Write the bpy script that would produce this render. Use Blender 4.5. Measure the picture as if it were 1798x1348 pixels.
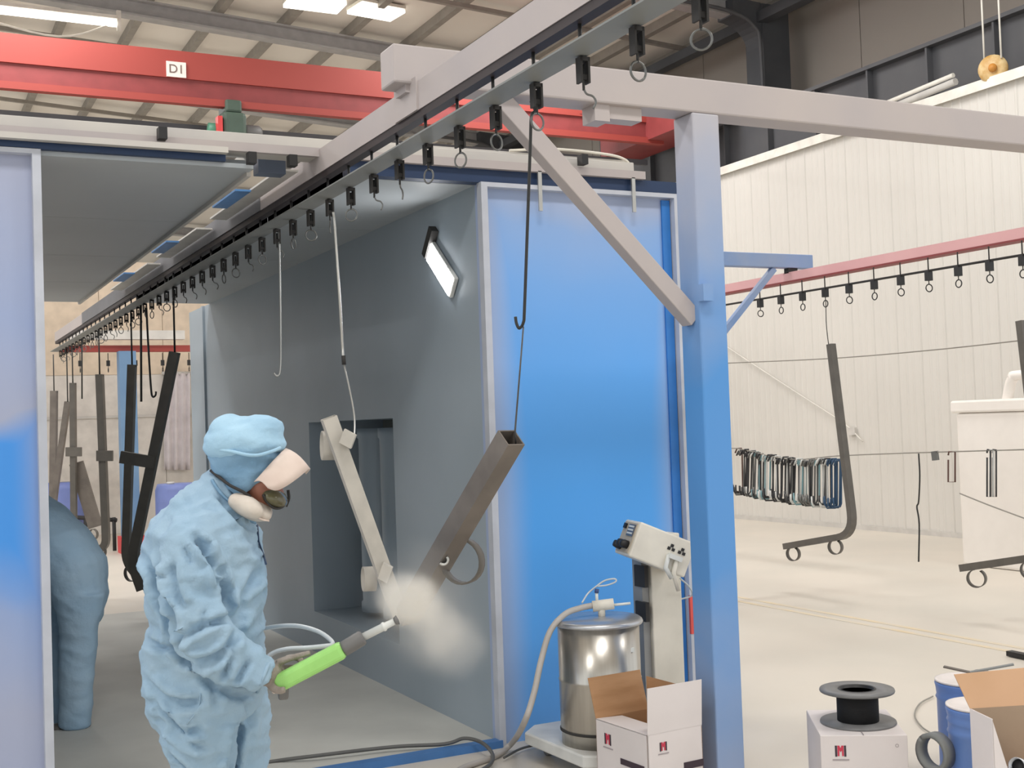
import bpy, bmesh, math, random
import numpy as np
from mathutils import Vector, Matrix, noise
from mathutils.bvhtree import BVHTree

random.seed(7)
scene = bpy.context.scene
COL = scene.collection
for o in list(bpy.data.objects):
    bpy.data.objects.remove(o)

# ------------------------------------------------------------------ camera
F_PX, YAW, PITCH, ROLL = 2155.328, 0.467978, 0.0320435, -0.0347474
CX, CY, EYE = 899.0, 674.0, 1.55
fwd = Vector((math.sin(YAW) * math.cos(PITCH), math.cos(YAW) * math.cos(PITCH), math.sin(PITCH)))
r0 = Vector((math.cos(YAW), -math.sin(YAW), 0))
u0 = r0.cross(fwd)
RT = math.cos(ROLL) * r0 + math.sin(ROLL) * u0
UP = -math.sin(ROLL) * r0 + math.cos(ROLL) * u0
CAM = Vector((0, 0, EYE))
cd = bpy.data.cameras.new('camera')
cd.sensor_width = 36.0
cd.lens = F_PX / 1798.0 * 36.0
cd.clip_end = 300
cam = bpy.data.objects.new('camera', cd)
cam.matrix_world = Matrix(((RT.x, UP.x, -fwd.x, 0), (RT.y, UP.y, -fwd.y, 0), (RT.z, UP.z, -fwd.z, EYE), (0, 0, 0, 1)))
COL.objects.link(cam)
scene.camera = cam


def at(x, y, X=None, Y=None, Z=None, S=None):
    """the point of the place seen at photo pixel x, y on the plane X / Y / Z or at distance S"""
    d = fwd + RT * ((x - CX) / F_PX) - UP * ((y - CY) / F_PX)
    if X is not None: t = X / d.x
    elif Y is not None: t = Y / d.y
    elif Z is not None: t = (Z - EYE) / d.z
    else: t = S
    return CAM + d * t


# ------------------------------------------------------------------ light
world = bpy.data.worlds.new('world')
scene.world = world
world.use_nodes = True
bg = world.node_tree.nodes['Background']
bg.inputs[0].default_value = (0.955, 0.985, 1.0, 1)
bg.inputs[1].default_value = 0.95
scene.view_settings.view_transform = 'Standard'
scene.view_settings.look = 'None'
scene.view_settings.gamma = 1
scene.view_settings.use_curve_mapping = False
scene.view_settings.exposure = 0.34
scene.cycles.volume_bounces = 6


def area(name, loc, sx, sy, power, color=(1, 0.99, 0.975), rot=(0, 0, 0)):
    l = bpy.data.lights.new(name, 'AREA')
    l.shape = 'RECTANGLE'
    l.size, l.size_y, l.energy, l.color = sx, sy, power, color
    o = bpy.data.objects.new(name, l)
    o.location, o.rotation_euler = loc, rot
    COL.objects.link(o)
    return o


# unseen area lights added in rows under the roof to light the hall
for j, yy in enumerate((0.5, 9.0, 15.0, 24.0, 33.0)):
    for i, xx in enumerate((-5.0, 1.0, 8.0)):
        area('roof_fill_light', (xx, yy, 7.7), 3.0, 1.2, 165)

# ------------------------------------------------------------------ materials
MATS = {}


def lin(c):
    return tuple(((v / 255.0) / 12.92 if v / 255.0 <= 0.04045 else ((v / 255.0 + 0.055) / 1.055) ** 2.4) for v in c)


def rgba(c):
    return (*lin(c), 1)


def mat(name, color, rough=0.6, metal=0.0, var=None, scale=6.0, bump=0.0, bscale=40.0, emit=0.0, stretch=None, spec=0.5, alpha=1.0):
    """procedural principled material; var = second colour mixed in by noise"""
    if name in MATS: return MATS[name]
    m = bpy.data.materials.new(name)
    m.use_nodes = True
    nt = m.node_tree
    b = nt.nodes['Principled BSDF']
    b.inputs['Base Color'].default_value = rgba(color)
    b.inputs['Roughness'].default_value = rough
    b.inputs['Metallic'].default_value = metal
    b.inputs['Specular IOR Level'].default_value = spec
    if emit:
        b.inputs['Emission Color'].default_value = rgba(color)
        b.inputs['Emission Strength'].default_value = emit
    if alpha < 1: b.inputs['Alpha'].default_value = alpha
    tc = nt.nodes.new('ShaderNodeTexCoord')
    src = tc.outputs['Object']
    if stretch:
        mp = nt.nodes.new('ShaderNodeMapping')
        mp.inputs['Scale'].default_value = stretch
        nt.links.new(src, mp.inputs[0])
        src = mp.outputs[0]
    if var is None:
        var = tuple(max(0, v * 0.93) for v in color)
    n = nt.nodes.new('ShaderNodeTexNoise')
    n.inputs['Scale'].default_value = scale
    n.inputs['Detail'].default_value = 5
    nt.links.new(src, n.inputs['Vector'])
    ramp = nt.nodes.new('ShaderNodeValToRGB')
    ramp.color_ramp.elements[0].position = 0.35
    ramp.color_ramp.elements[1].position = 0.68
    ramp.color_ramp.elements[0].color = rgba(color)
    ramp.color_ramp.elements[1].color = rgba(var)
    nt.links.new(n.outputs['Fac'], ramp.inputs[0])
    nt.links.new(ramp.outputs[0], b.inputs['Base Color'])
    if bump:
        n2 = nt.nodes.new('ShaderNodeTexNoise')
        n2.inputs['Scale'].default_value = bscale
        n2.inputs['Detail'].default_value = 4
        nt.links.new(src, n2.inputs['Vector'])
        bp = nt.nodes.new('ShaderNodeBump')
        bp.inputs['Strength'].default_value = bump
        bp.inputs['Distance'].default_value = 0.02
        nt.links.new(n2.outputs['Fac'], bp.inputs['Height'])
        nt.links.new(bp.outputs[0], b.inputs['Normal'])
    MATS[name] = m
    return m


def overspray(name, base, dust, axis, stops, nscale=1.2, rough=0.55, wob=0.35, edge=None):
    """painted steel with powder settled on it: dust amount by height (object axis) + noise;
    stops = [(pos in metres, dust 0..1)...]; edge = (axis, lo, hi, width): more dust by the panel's rims"""
    m = bpy.data.materials.new(name)
    m.use_nodes = True
    nt = m.node_tree
    b = nt.nodes['Principled BSDF']
    b.inputs['Roughness'].default_value = rough
    g = nt.nodes.new('ShaderNodeNewGeometry')
    sep = nt.nodes.new('ShaderNodeSeparateXYZ')
    nt.links.new(g.outputs['Position'], sep.inputs[0])
    n = nt.nodes.new('ShaderNodeTexNoise')
    n.inputs['Scale'].default_value = nscale
    n.inputs['Detail'].default_value = 3
    nt.links.new(g.outputs['Position'], n.inputs['Vector'])
    lo, hi = stops[0][0], stops[-1][0]
    mr = nt.nodes.new('ShaderNodeMapRange')
    mr.inputs[1].default_value, mr.inputs[2].default_value = lo, hi
    nt.links.new(sep.outputs[axis], mr.inputs[0])
    ad = nt.nodes.new('ShaderNodeMath'); ad.operation = 'MULTIPLY_ADD'
    nt.links.new(n.outputs['Fac'], ad.inputs[0]); ad.inputs[1].default_value = wob; 
    sub = nt.nodes.new('ShaderNodeMath'); sub.operation = 'SUBTRACT'; sub.inputs[1].default_value = wob * 0.5
    nt.links.new(mr.outputs[0], sub.inputs[0])
    nt.links.new(sub.outputs[0], ad.inputs[2])
    ramp = nt.nodes.new('ShaderNodeValToRGB')
    el = ramp.color_ramp.elements
    while len(el) < len(stops): el.new(0.5)
    for e, (p, v) in zip(el, stops):
        e.position = (p - lo) / (hi - lo); e.color = (v, v, v, 1)
    nt.links.new(ad.outputs[0], ramp.inputs[0])
    fac = ramp.outputs[0]
    if edge:
        ax, l2, h2, w = edge
        wv = nt.nodes.new('ShaderNodeMapRange'); wv.interpolation_type = 'SMOOTHSTEP'
        nt.links.new(sep.outputs[ax], wv.inputs[0]); wv.inputs[1].default_value = l2; wv.inputs[2].default_value = l2 + w
        wv.inputs[3].default_value = 1; wv.inputs[4].default_value = 0
        wv2 = nt.nodes.new('ShaderNodeMapRange'); wv2.interpolation_type = 'SMOOTHSTEP'
        nt.links.new(sep.outputs[ax], wv2.inputs[0]); wv2.inputs[1].default_value = h2 - w; wv2.inputs[2].default_value = h2
        mx = nt.nodes.new('ShaderNodeMath'); mx.operation = 'MAXIMUM'
        nt.links.new(wv.outputs[0], mx.inputs[0]); nt.links.new(wv2.outputs[0], mx.inputs[1])
        ml = nt.nodes.new('ShaderNodeMath'); ml.operation = 'MULTIPLY'; ml.inputs[1].default_value = 0.8
        nt.links.new(mx.outputs[0], ml.inputs[0])
        m2 = nt.nodes.new('ShaderNodeMath'); m2.operation = 'MAXIMUM'
        nt.links.new(fac, m2.inputs[0]); nt.links.new(ml.outputs[0], m2.inputs[1])
        fac = m2.outputs[0]
    mix = nt.nodes.new('ShaderNodeMix'); mix.data_type = 'RGBA'
    mix.inputs[6].default_value = rgba(base); mix.inputs[7].default_value = rgba(dust)
    nt.links.new(fac, mix.inputs[0])
    nt.links.new(mix.outputs[2], b.inputs['Base Color'])
    MATS[name] = m
    return m


# ------------------------------------------------------------------ mesh helpers
class MB:
    def __init__(s): s.v = []; s.f = []; s.sm = []

    def add(s, vs, fs, smooth=False):
        k = len(s.v)
        s.v += [Vector(p) for p in vs]
        s.f += [tuple(i + k for i in f) for f in fs]
        s.sm += [smooth] * len(fs)
        return s

    def box(s, x0, x1, y0, y1, z0, z1):
        vs = [(x0, y0, z0), (x1, y0, z0), (x1, y1, z0), (x0, y1, z0), (x0, y0, z1), (x1, y0, z1), (x1, y1, z1), (x0, y1, z1)]
        return s.add(vs, [(0, 3, 2, 1), (4, 5, 6, 7), (0, 1, 5, 4), (1, 2, 6, 5), (2, 3, 7, 6), (3, 0, 4, 7)])

    def obox(s, c, ex, ey, ez):
        """oriented box: centre and three half vectors"""
        c, ex, ey, ez = map(Vector, (c, ex, ey, ez))
        vs = [c + ex * a + ey * b + ez * d for d in (-1, 1) for a, b in ((-1, -1), (1, -1), (1, 1), (-1, 1))]
        fs = [(0, 3, 2, 1), (4, 5, 6, 7), (0, 1, 5, 4), (1, 2, 6, 5), (2, 3, 7, 6), (3, 0, 4, 7)]
        if ex.cross(ey).dot(ez) < 0: fs = [tuple(reversed(f)) for f in fs]
        return s.add(vs, fs)

    def bar(s, p, q, w, h, side=None, hollow=0.0, ends=True):
        """square-section bar p>q; w across `side`, h across the other; hollow = wall thickness gives an open tube"""
        p, q = Vector(p), Vector(q)
        d = (q - p).normalized()
        sd = Vector(side) if side is not None else Vector((0, 0, 1)).cross(d)
        if sd.length < 1e-4: sd = Vector((1, 0, 0))
        sd = (sd - d * sd.dot(d)).normalized()
        t = d.cross(sd)
        def ring(c, a, b): return [c + sd * (i * a / 2) + t * (j * b / 2) for i, j in ((-1, -1), (1, -1), (1, 1), (-1, 1))]
        o = ring(p, w, h) + ring(q, w, h)
        fs = [(i, (i + 1) % 4, 4 + (i + 1) % 4, 4 + i) for i in range(4)]
        if not hollow:
            fs += [(3, 2, 1, 0), (4, 5, 6, 7)]
            return s.add(o, fs)
        o += ring(p, w - 2 * hollow, h - 2 * hollow) + ring(q, w - 2 * hollow, h - 2 * hollow)
        fs += [(8 + i, 12 + i, 12 + (i + 1) % 4, 8 + (i + 1) % 4) for i in range(4)]
        for i in range(4):
            j = (i + 1) % 4
            fs += [(i, 8 + i, 8 + j, j), (4 + i, 4 + j, 12 + j, 12 + i)]
        return s.add(o, fs)

    def sweep(s, pts, w, h, side, hollow=0.0):
        """rectangular section swept along a polyline (bent square tube), open ends when hollow"""
        pts = [Vector(p) for p in pts]
        sd0 = Vector(side).normalized()
        def rings(w, h):
            out = []
            for i, p in enumerate(pts):
                d = (pts[min(i + 1, len(pts) - 1)] - pts[max(i - 1, 0)]).normalized()
                sd = (sd0 - d * sd0.dot(d)).normalized()
                t = d.cross(sd)
                out += [p + sd * (a * w / 2) + t * (b * h / 2) for a, b in ((-1, -1), (1, -1), (1, 1), (-1, 1))]
            return out
        n = len(pts)
        o = rings(w, h)
        fs = [(k * 4 + i, k * 4 + (i + 1) % 4, k * 4 + 4 + (i + 1) % 4, k * 4 + 4 + i) for k in range(n - 1) for i in range(4)]
        if hollow:
            m = len(o)
            o += rings(w - 2 * hollow, h - 2 * hollow)
            fs += [(m + k * 4 + i, m + k * 4 + 4 + i, m + k * 4 + 4 + (i + 1) % 4, m + k * 4 + (i + 1) % 4) for k in range(n - 1) for i in range(4)]
            e = (n - 1) * 4
            for i in range(4):
                j = (i + 1) % 4
                fs += [(i, m + i, m + j, j), (e + i, e + j, m + e + j, m + e + i)]
        else:
            e = (n - 1) * 4
            fs += [(3, 2, 1, 0), (e, e + 1, e + 2, e + 3)]
        return s.add(o, fs)

    def tube(s, pts, r, n=8, closed=False, caps=True):
        pts = [Vector(p) for p in pts]
        m = len(pts)
        rs = r if isinstance(r, (list, tuple)) else [r] * m
        vs, fs = [], []
        prev = None
        for i, p in enumerate(pts):
            if closed: d = pts[(i + 1) % m] - pts[i - 1]
            else: d = pts[min(i + 1, m - 1)] - pts[max(i - 1, 0)]
            d = d.normalized() if d.length > 1e-9 else Vector((0, 0, 1))
            if prev is None:
                a = d.orthogonal().normalized()
            else:
                a = prev - d * prev.dot(d)
                a = a.normalized() if a.length > 1e-6 else d.orthogonal().normalized()
            prev = a
            b = d.cross(a)
            vs += [p + (a * math.cos(2 * math.pi * k / n) + b * math.sin(2 * math.pi * k / n)) * rs[i] for k in range(n)]
        for i in range(m if closed else m - 1):
            j = (i + 1) % m
            fs += [(i * n + k, i * n + (k + 1) % n, j * n + (k + 1) % n, j * n + k) for k in range(n)]
        s.add(vs, fs, True)
        if caps and not closed:
            k0 = len(s.v) - len(vs)
            s.f += [tuple(k0 + k for k in range(n - 1, -1, -1)), tuple(k0 + (m - 1) * n + k for k in range(n))]
            s.sm += [False, False]
        return s

    def ring(s, c, axis, R, r, n=20, k=6):
        c, ax = Vector(c), Vector(axis).normalized()
        a = ax.orthogonal().normalized(); b = ax.cross(a)
        return s.tube([c + (a * math.cos(2 * math.pi * i / n) + b * math.sin(2 * math.pi * i / n)) * R for i in range(n)], r, k, closed=True)

    def band(s, c, axis, R, width, th, a0=0.0, a1=2 * math.pi, start=None, n=24):
        """curved flat strip (open or closed ring cut from pipe)"""
        c, ax = Vector(c), Vector(axis).normalized()
        a = (Vector(start) - ax * Vector(start).dot(ax)).normalized() if start is not None else ax.orthogonal().normalized()
        b = ax.cross(a)
        vs, fs = [], []
        for i in range(n + 1):
            t = a0 + (a1 - a0) * i / n
            e = a * math.cos(t) + b * math.sin(t)
            vs += [c + e * R - ax * width / 2, c + e * R + ax * width / 2, c + e * (R - th) + ax * width / 2, c + e * (R - th) - ax * width / 2]
        for i in range(n):
            k = i * 4
            fs += [(k + j, k + (j + 1) % 4, k + 4 + (j + 1) % 4, k + 4 + j) for j in range(4)]
        fs += [(3, 2, 1, 0), (n * 4, n * 4 + 1, n * 4 + 2, n * 4 + 3)]
        return s.add(vs, fs, True)

    def lathe(s, prof, c=(0, 0, 0), n=32, axis=(0, 0, 1), smooth=True):
        """profile [(r, h)...] spun about axis"""
        c, ax = Vector(c), Vector(axis).normalized()
        a = ax.orthogonal().normalized(); b = ax.cross(a)
        vs, fs = [], []
        for r, h in prof:
            vs += [c + ax * h + (a * math.cos(2 * math.pi * k / n) + b * math.sin(2 * math.pi * k / n)) * r for k in range(n)]
        for i in range(len(prof) - 1):
            fs += [(i * n + k, i * n + (k + 1) % n, (i + 1) * n + (k + 1) % n, (i + 1) * n + k) for k in range(n)]
        if prof[0][0] > 1e-5: fs.append(tuple(range(n - 1, -1, -1)))
        if prof[-1][0] > 1e-5: fs.append(tuple((len(prof) - 1) * n + k for k in range(n)))
        return s.add(vs, fs, smooth)

    def loft(s, rings, n=20, p=2.0):
        """rings [(centre, half vector a, half vector b)...] as a closed superelliptic tube"""
        vs, fs = [], []
        for c, a, b in rings:
            for k in range(n):
                t = 2 * math.pi * k / n
                ct, st = math.cos(t), math.sin(t)
                vs.append(Vector(c) + Vector(a) * math.copysign(abs(ct) ** (2 / p), ct) + Vector(b) * math.copysign(abs(st) ** (2 / p), st))
        for i in range(len(rings) - 1):
            fs += [(i * n + k, i * n + (k + 1) % n, (i + 1) * n + (k + 1) % n, (i + 1) * n + k) for k in range(n)]
        fs += [tuple(range(n - 1, -1, -1)), tuple((len(rings) - 1) * n + k for k in range(n))]
        return s.add(vs, fs, True)

    def mesh(s, name, org=Vector((0, 0, 0))):
        me = bpy.data.meshes.new(name)
        me.from_pydata([tuple(v - org) for v in s.v], [], s.f)
        me.polygons.foreach_set('use_smooth', s.sm)
        bm = bmesh.new(); bm.from_mesh(me)
        bmesh.ops.recalc_face_normals(bm, faces=bm.faces)
        bm.to_mesh(me); bm.free()
        return me


ORG = {}


def tag(o, label, cat, group=None, kind=None):
    if label: o['label'] = label
    if cat: o['category'] = cat
    if group: o['group'] = group
    if kind: o['kind'] = kind
    return o


def root_org(o):
    while o.parent: o = o.parent
    return ORG.get(o.name, Vector((0, 0, 0)))


def thing(name, loc, label, cat, group=None, kind=None):
    o = bpy.data.objects.new(name, None)
    o.empty_display_size = 0.1
    COL.objects.link(o)
    o.location = loc
    ORG[o.name] = Vector(loc)
    return tag(o, label, cat, group, kind)


def put(name, mb, m, parent=None, org=None, label=None, bevel=0.0, seg=2):
    """mesh object in world coordinates; child coordinates are kept relative to its thing"""
    if parent is not None: g = root_org(parent)
    elif org is not None: g = Vector(org)
    else:
        vs = mb.v
        g = Vector(((min(v.x for v in vs) + max(v.x for v in vs)) / 2, (min(v.y for v in vs) + max(v.y for v in vs)) / 2, min(v.z for v in vs)))
    me = mb.mesh(name, g)
    me.materials.append(MATS[m] if isinstance(m, str) else m)
    o = bpy.data.objects.new(name, me)
    COL.objects.link(o)
    if parent is not None: o.parent = parent
    else:
        o.location = g; ORG[o.name] = g
    if label: o['label'] = label
    if bevel:
        bv = o.modifiers.new('bevel', 'BEVEL'); bv.width = bevel; bv.segments = seg; bv.limit_method = 'ANGLE'
    return o


def struct(name, mb, m, parent=None, **k):
    o = put(name, mb, m, parent, **k)
    if parent is None: o['kind'] = 'structure'
    return o


def dup(root, loc, rz=0.0, label=None, group=None):
    r = root.copy(); COL.objects.link(r)
    r.location = loc; r.rotation_euler = (0, 0, rz)
    ORG[r.name] = Vector(loc)
    if label: r['label'] = label
    if group: r['group'] = group
    for ch in list(root.children):
        c = ch.copy(); COL.objects.link(c); c.parent = r
        for g in ch.children:
            d = g.copy(); COL.objects.link(d); d.parent = c
    return r


def arc(c, a, b, t0, t1, n=10):
    c, a, b = Vector(c), Vector(a), Vector(b)
    return [c + a * math.cos(t0 + (t1 - t0) * i / n) + b * math.sin(t0 + (t1 - t0) * i / n) for i in range(n + 1)]


def smooth_path(pts, k=6):
    """Catmull-Rom through the points"""
    P = [Vector(p) for p in pts]
    P = [P[0] * 2 - P[1]] + P + [P[-1] * 2 - P[-2]]
    out = []
    for i in range(1, len(P) - 2):
        for j in range(k):
            t = j / k
            out.append(0.5 * ((2 * P[i]) + (P[i + 1] - P[i - 1]) * t + (2 * P[i - 1] - 5 * P[i] + 4 * P[i + 1] - P[i + 2]) * t * t + (3 * P[i] - P[i - 1] - 3 * P[i + 1] + P[i + 2]) * t ** 3))
    out.append(P[-2])
    return out


def text(name, body, size, loc, xdir, ydir, m, parent, depth=0.002):
    c = bpy.data.curves.new(name, 'FONT')
    c.body = body; c.size = size; c.align_x = 'CENTER'; c.align_y = 'CENTER'; c.extrude = depth
    c.materials.append(MATS[m])
    tmp = bpy.data.objects.new('tmp', c); COL.objects.link(tmp)
    me = bpy.data.meshes.new_from_object(tmp.evaluated_get(bpy.context.evaluated_depsgraph_get()))
    bpy.data.objects.remove(tmp)
    me.name = name
    o = bpy.data.objects.new(name, me)
    COL.objects.link(o)
    x, y = Vector(xdir).normalized(), Vector(ydir).normalized()
    y = (y - x * y.dot(x)).normalized(); z = x.cross(y)
    g = root_org(parent)
    p = Vector(loc) - g
    o.parent = parent
    o.matrix_local = Matrix(((x.x, y.x, z.x, p.x), (x.y, y.y, z.y, p.y), (x.z, y.z, z.z, p.z), (0, 0, 0, 1)))
    return o


# palette
mat('roof_sheet', (240, 234, 226), 0.8, var=(232, 226, 218), scale=0.6)
mat('purlin_steel', (156, 150, 142), 0.6)
mat('rafter_steel', (176, 174, 174), 0.6)
mat('dark_steel', (84, 86, 90), 0.6, var=(70, 72, 76), scale=1.2)
mat('runway_steel', (92, 92, 94), 0.6, var=(74, 75, 80), scale=0.9)
mat('upper_wall', (172, 163, 154), 0.85, var=(166, 157, 148), scale=0.3)
mat('panel_white', (214, 210, 203), 0.55, var=(208, 204, 197), scale=0.5)
mat('trim_white', (240, 236, 226), 0.5)
mat('far_wall', (226, 220, 212), 0.7)
mat('crane_red', (162, 68, 60), 0.55, var=(156, 64, 57), scale=0.5)
mat('crane_red_dark', (142, 62, 62), 0.55)
mat('sign_white', (238, 230, 222), 0.6)
mat('sign_ink', (120, 100, 92), 0.6)
mat('hoist_green', (74, 92, 80), 0.5)
mat('header_grey', (205, 200, 192), 0.6, var=(192, 188, 184), scale=2.5)
mat('gantry_grey', (186, 176, 172), 0.6, var=(176, 168, 168), scale=1.5)
mat('booth_grey', (164, 176, 186), 0.5, var=(152, 165, 175), scale=0.9, bump=0.05, bscale=3)
mat('booth_ceiling', (180, 186, 190), 0.45, var=(168, 174, 178), scale=0.7)
mat('booth_floor', (196, 196, 190), 0.6, var=(180, 180, 175), scale=1.6)
mat('flange_light', (196, 200, 210), 0.5)
mat('lintel_shade_blue', (30, 54, 90), 0.5)  # blue darkened to carry the shade under the header
mat('sill_blue', (72, 122, 182), 0.5)
mat('black', (34, 33, 34), 0.5)
mat('black_matte', (50, 48, 47), 0.75)
mat('track_grey', (128, 126, 128), 0.55, var=(112, 112, 116), scale=2)
mat('track_dark', (46, 36, 38), 0.6)
mat('pan_grey', (138, 140, 138), 0.6, var=(124, 127, 126), scale=2)
mat('wire_steel', (120, 120, 118), 0.35, 0.8)
mat('wire_bright', (196, 196, 192), 0.35, 0.6)
mat('wire_dark', (54, 54, 54), 0.5, 0.3)
mat('tube_steel', (118, 110, 103), 0.45, 0.2, var=(102, 95, 89), scale=9)
mat('tube_dark', (100, 95, 89), 0.5, 0.0, var=(90, 86, 80), scale=9)
mat('tube_coated', (196, 190, 180), 0.8, var=(182, 177, 168), scale=12)
mat('rail_red', (230, 180, 180), 0.55, var=(222, 168, 170), scale=1.5)
mat('far_blue', (108, 140, 172), 0.6, var=(96, 128, 164), scale=2)
mat('cantilever_blue', (120, 152, 202), 0.55, var=(150, 166, 196), scale=2)
mat('coverall', (157, 183, 202), 0.75, var=(144, 174, 197), scale=5, bump=0.35, bscale=26)
mat('coverall_shade', (164, 190, 210), 0.75, var=(150, 180, 204), scale=5, bump=0.3, bscale=20)
mat('cap_blue', (166, 202, 224), 0.75, var=(154, 192, 218), scale=10, bump=0.25, bscale=30)
mat('hood_blue', (128, 164, 192), 0.75, var=(112, 150, 180), scale=10, bump=0.3, bscale=40)
mat('brim_beige', (226, 208, 196), 0.65, var=(216, 196, 184), scale=14)
mat('skin', (150, 98, 78), 0.55, var=(132, 84, 66), scale=18)
mat('respirator_white', (214, 204, 192), 0.6, var=(198, 186, 174), scale=22)
mat('goggle_lens', (96, 92, 66), 0.15, var=(80, 74, 52), scale=20)
mat('glove', (164, 154, 146), 0.8, var=(142, 132, 122), scale=30, bump=0.3, bscale=120)
mat('gun_green', (168, 226, 128), 0.4, var=(154, 212, 116), scale=12)
mat('gun_grey', (112, 111, 110), 0.5)
mat('gun_white', (226, 228, 224), 0.4)
mat('hose_grey', (186, 180, 174), 0.45, var=(172, 166, 160), scale=9)
mat('hose_clear', (206, 212, 216), 0.3)
mat('cable_dark', (92, 92, 90), 0.5)
mat('stainless', (196, 192, 184), 0.28, 0.9, var=(178, 173, 165), scale=4, stretch=(8, 8, 0.4))
mat('stainless_lid', (200, 202, 206), 0.35, 0.8)
mat('cart_white', (226, 226, 222), 0.5)
mat('unit_ivory', (232, 226, 212), 0.5)
mat('unit_panel', (196, 184, 164), 0.6)
mat('column_grey', (150, 150, 148), 0.5)
mat('carton_white', (226, 218, 216), 0.8, var=(218, 210, 208), scale=3)
mat('carton_brown', (184, 142, 104), 0.85, var=(168, 126, 88), scale=4, stretch=(1, 1, 6))
mat('logo_red', (206, 60, 84), 0.7)
mat('logo_dark', (66, 52, 62), 0.7)
mat('print_grey', (170, 160, 162), 0.8)
mat('drum_blue', (96, 130, 196), 0.4, var=(108, 140, 200), scale=6)
mat('drum_lid', (236, 228, 224), 0.5)
mat('spool_grey', (120, 120, 120), 0.45, var=(104, 104, 104), scale=14)
mat('spool_black', (24, 24, 26), 0.7, bump=0.4, bscale=200, stretch=(0.2, 0.2, 6))
mat('tape_red', (232, 92, 84), 0.6)
mat('machine_white', (244, 238, 231), 0.5, var=(240, 234, 227))
mat('machine_grey', (206, 202, 196), 0.6)
mat('rope', (150, 146, 138), 0.8)
mat('rope_white', (226, 222, 214), 0.8)
mat('slot_white', (232, 228, 222), 0.5)
mat('tape_blue', (92, 150, 214), 0.5)
mat('lamp_glow', (255, 255, 255), 0.4, emit=20)
mat('tube_glow', (255, 250, 238), 0.4, emit=2.2)
mat('beacon_yellow', (222, 196, 146), 0.5, var=(196, 150, 80), scale=12)
mat('red_plastic', (220, 70, 70), 0.5)
mat('hook_white', (214, 214, 210), 0.5)
mat('hook_blue', (42, 74, 104), 0.5)
mat('hook_teal', (120, 156, 162), 0.5)
mat('hook_dark', (44, 44, 46), 0.5)
mat('hook_rust', (92, 64, 56), 0.6)
overspray('panel_blue', (80, 166, 244), (178, 184, 204), 2, [(-0.3, 0.25), (0.2, 0.1), (0.6, 0.03), (1.2, 0.0), (1.75, 0.08), (2.25, 0.28), (2.55, 0.5), (2.68, 0.85), (3.0, 1.0)], nscale=1.0, wob=0.16, edge=(0, 2.58, 3.76, 0.26))
overspray('panel_blue_near', (70, 150, 232), (178, 178, 192), 2, [(-0.3, 0.8), (0.4, 0.85), (0.75, 0.6), (1.05, 0.0), (1.45, 0.0), (1.62, 0.85), (2.1, 0.7), (2.6, 0.85), (3.0, 1.0)], nscale=1.4, wob=0.22, edge=(0, -2.2, 0.62, 0.2))
overspray('post_blue', (72, 146, 216), (184, 180, 184), 2, [(-0.3, 0.7), (0.2, 0.55), (0.55, 0.35), (0.9, 0.1), (1.75, 0.05), (2.05, 0.3), (2.4, 0.7), (2.85, 1.0)], nscale=2.2, wob=0.24)

# ================================================================== THE SETTING
mat('floor_concrete', (212, 204, 192), 0.45, var=(202, 196, 185), scale=0.8, bump=0.02, bscale=8)
struct('floor', MB().box(-18, 32, -14, 62, -0.1, 0.0), 'floor_concrete')
# faded yellow lane lines: flat paint on the floor
lane = MB()
for xx in (6.26, 6.40):
    lane.box(xx, xx + 0.05, 3.0, 15.0, 0.0005, 0.002)
mat('lane_paint', (218, 200, 168), 0.6, var=(208, 201, 188), scale=3)
struct('trim_1', lane, 'lane_paint')


def zr(x): return 8.529 - 0.0556 * (x - 3.518)   # top of the rafters


# roof: sheets between purlins, purlins along the hall, rafters across it
roof = thing('ceiling', (0, 0, 8.6), None, None, kind='structure')
step = 1.12
x = -13.0
while x < 13.6:
    xa, xb = x, min(x + step, 13.6)
    m = MB()
    za, zb = zr(xa) + 0.16, zr(xb) + 0.16
    m.add([(xa + .01, -12, za), (xb - .01, -12, zb), (xb - .01, 58, zb), (xa + .01, 58, za), (xa + .01, -12, za + .06), (xb - .01, -12, zb + .06), (xb - .01, 58, zb + .06), (xa + .01, 58, za + .06)],
          [(0, 3, 2, 1), (4, 5, 6, 7), (0, 1, 5, 4), (1, 2, 6, 5), (2, 3, 7, 6), (3, 0, 4, 7)])
    put('roof_sheet', m, 'roof_sheet', roof)
    put('purlin', MB().box(xa - .06, xa + .06, -12, 58, zr(xa), zr(xa) + .16), 'purlin_steel', roof)
    x += step
for yy in (10.8, 15.4, 20.0, 24.6, 29.2, 33.8, 40.0):
    m = MB()
    w = 0.12 if yy > 10.8 else 0.1
    for (za, zb, hw) in ((-0.03, 0.0, w), (-0.25, -0.03, 0.02), (-0.28, -0.25, w)):
        m.add([(-13, yy - hw, zr(-13) + za), (12.8, yy - hw, zr(12.8) + za), (12.8, yy + hw, zr(12.8) + za), (-13, yy + hw, zr(-13) + za),
               (-13, yy - hw, zr(-13) + zb), (12.8, yy - hw, zr(12.8) + zb), (12.8, yy + hw, zr(12.8) + zb), (-13, yy + hw, zr(-13) + zb)],
              [(0, 3, 2, 1), (4, 5, 6, 7), (0, 1, 5, 4), (1, 2, 6, 5), (2, 3, 7, 6), (3, 0, 4, 7)])
    put('rafter', m, 'rafter_steel', roof)
# sag rods / conduits between the rafters
for yy in (17.6, 22.4, 27.0):
    m = MB()
    m.bar((-13, yy, zr(-13) - .02), (12.8, yy, zr(12.8) - .02), .07, .07)
    put('roof_brace', m, 'purlin_steel', roof)

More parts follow.
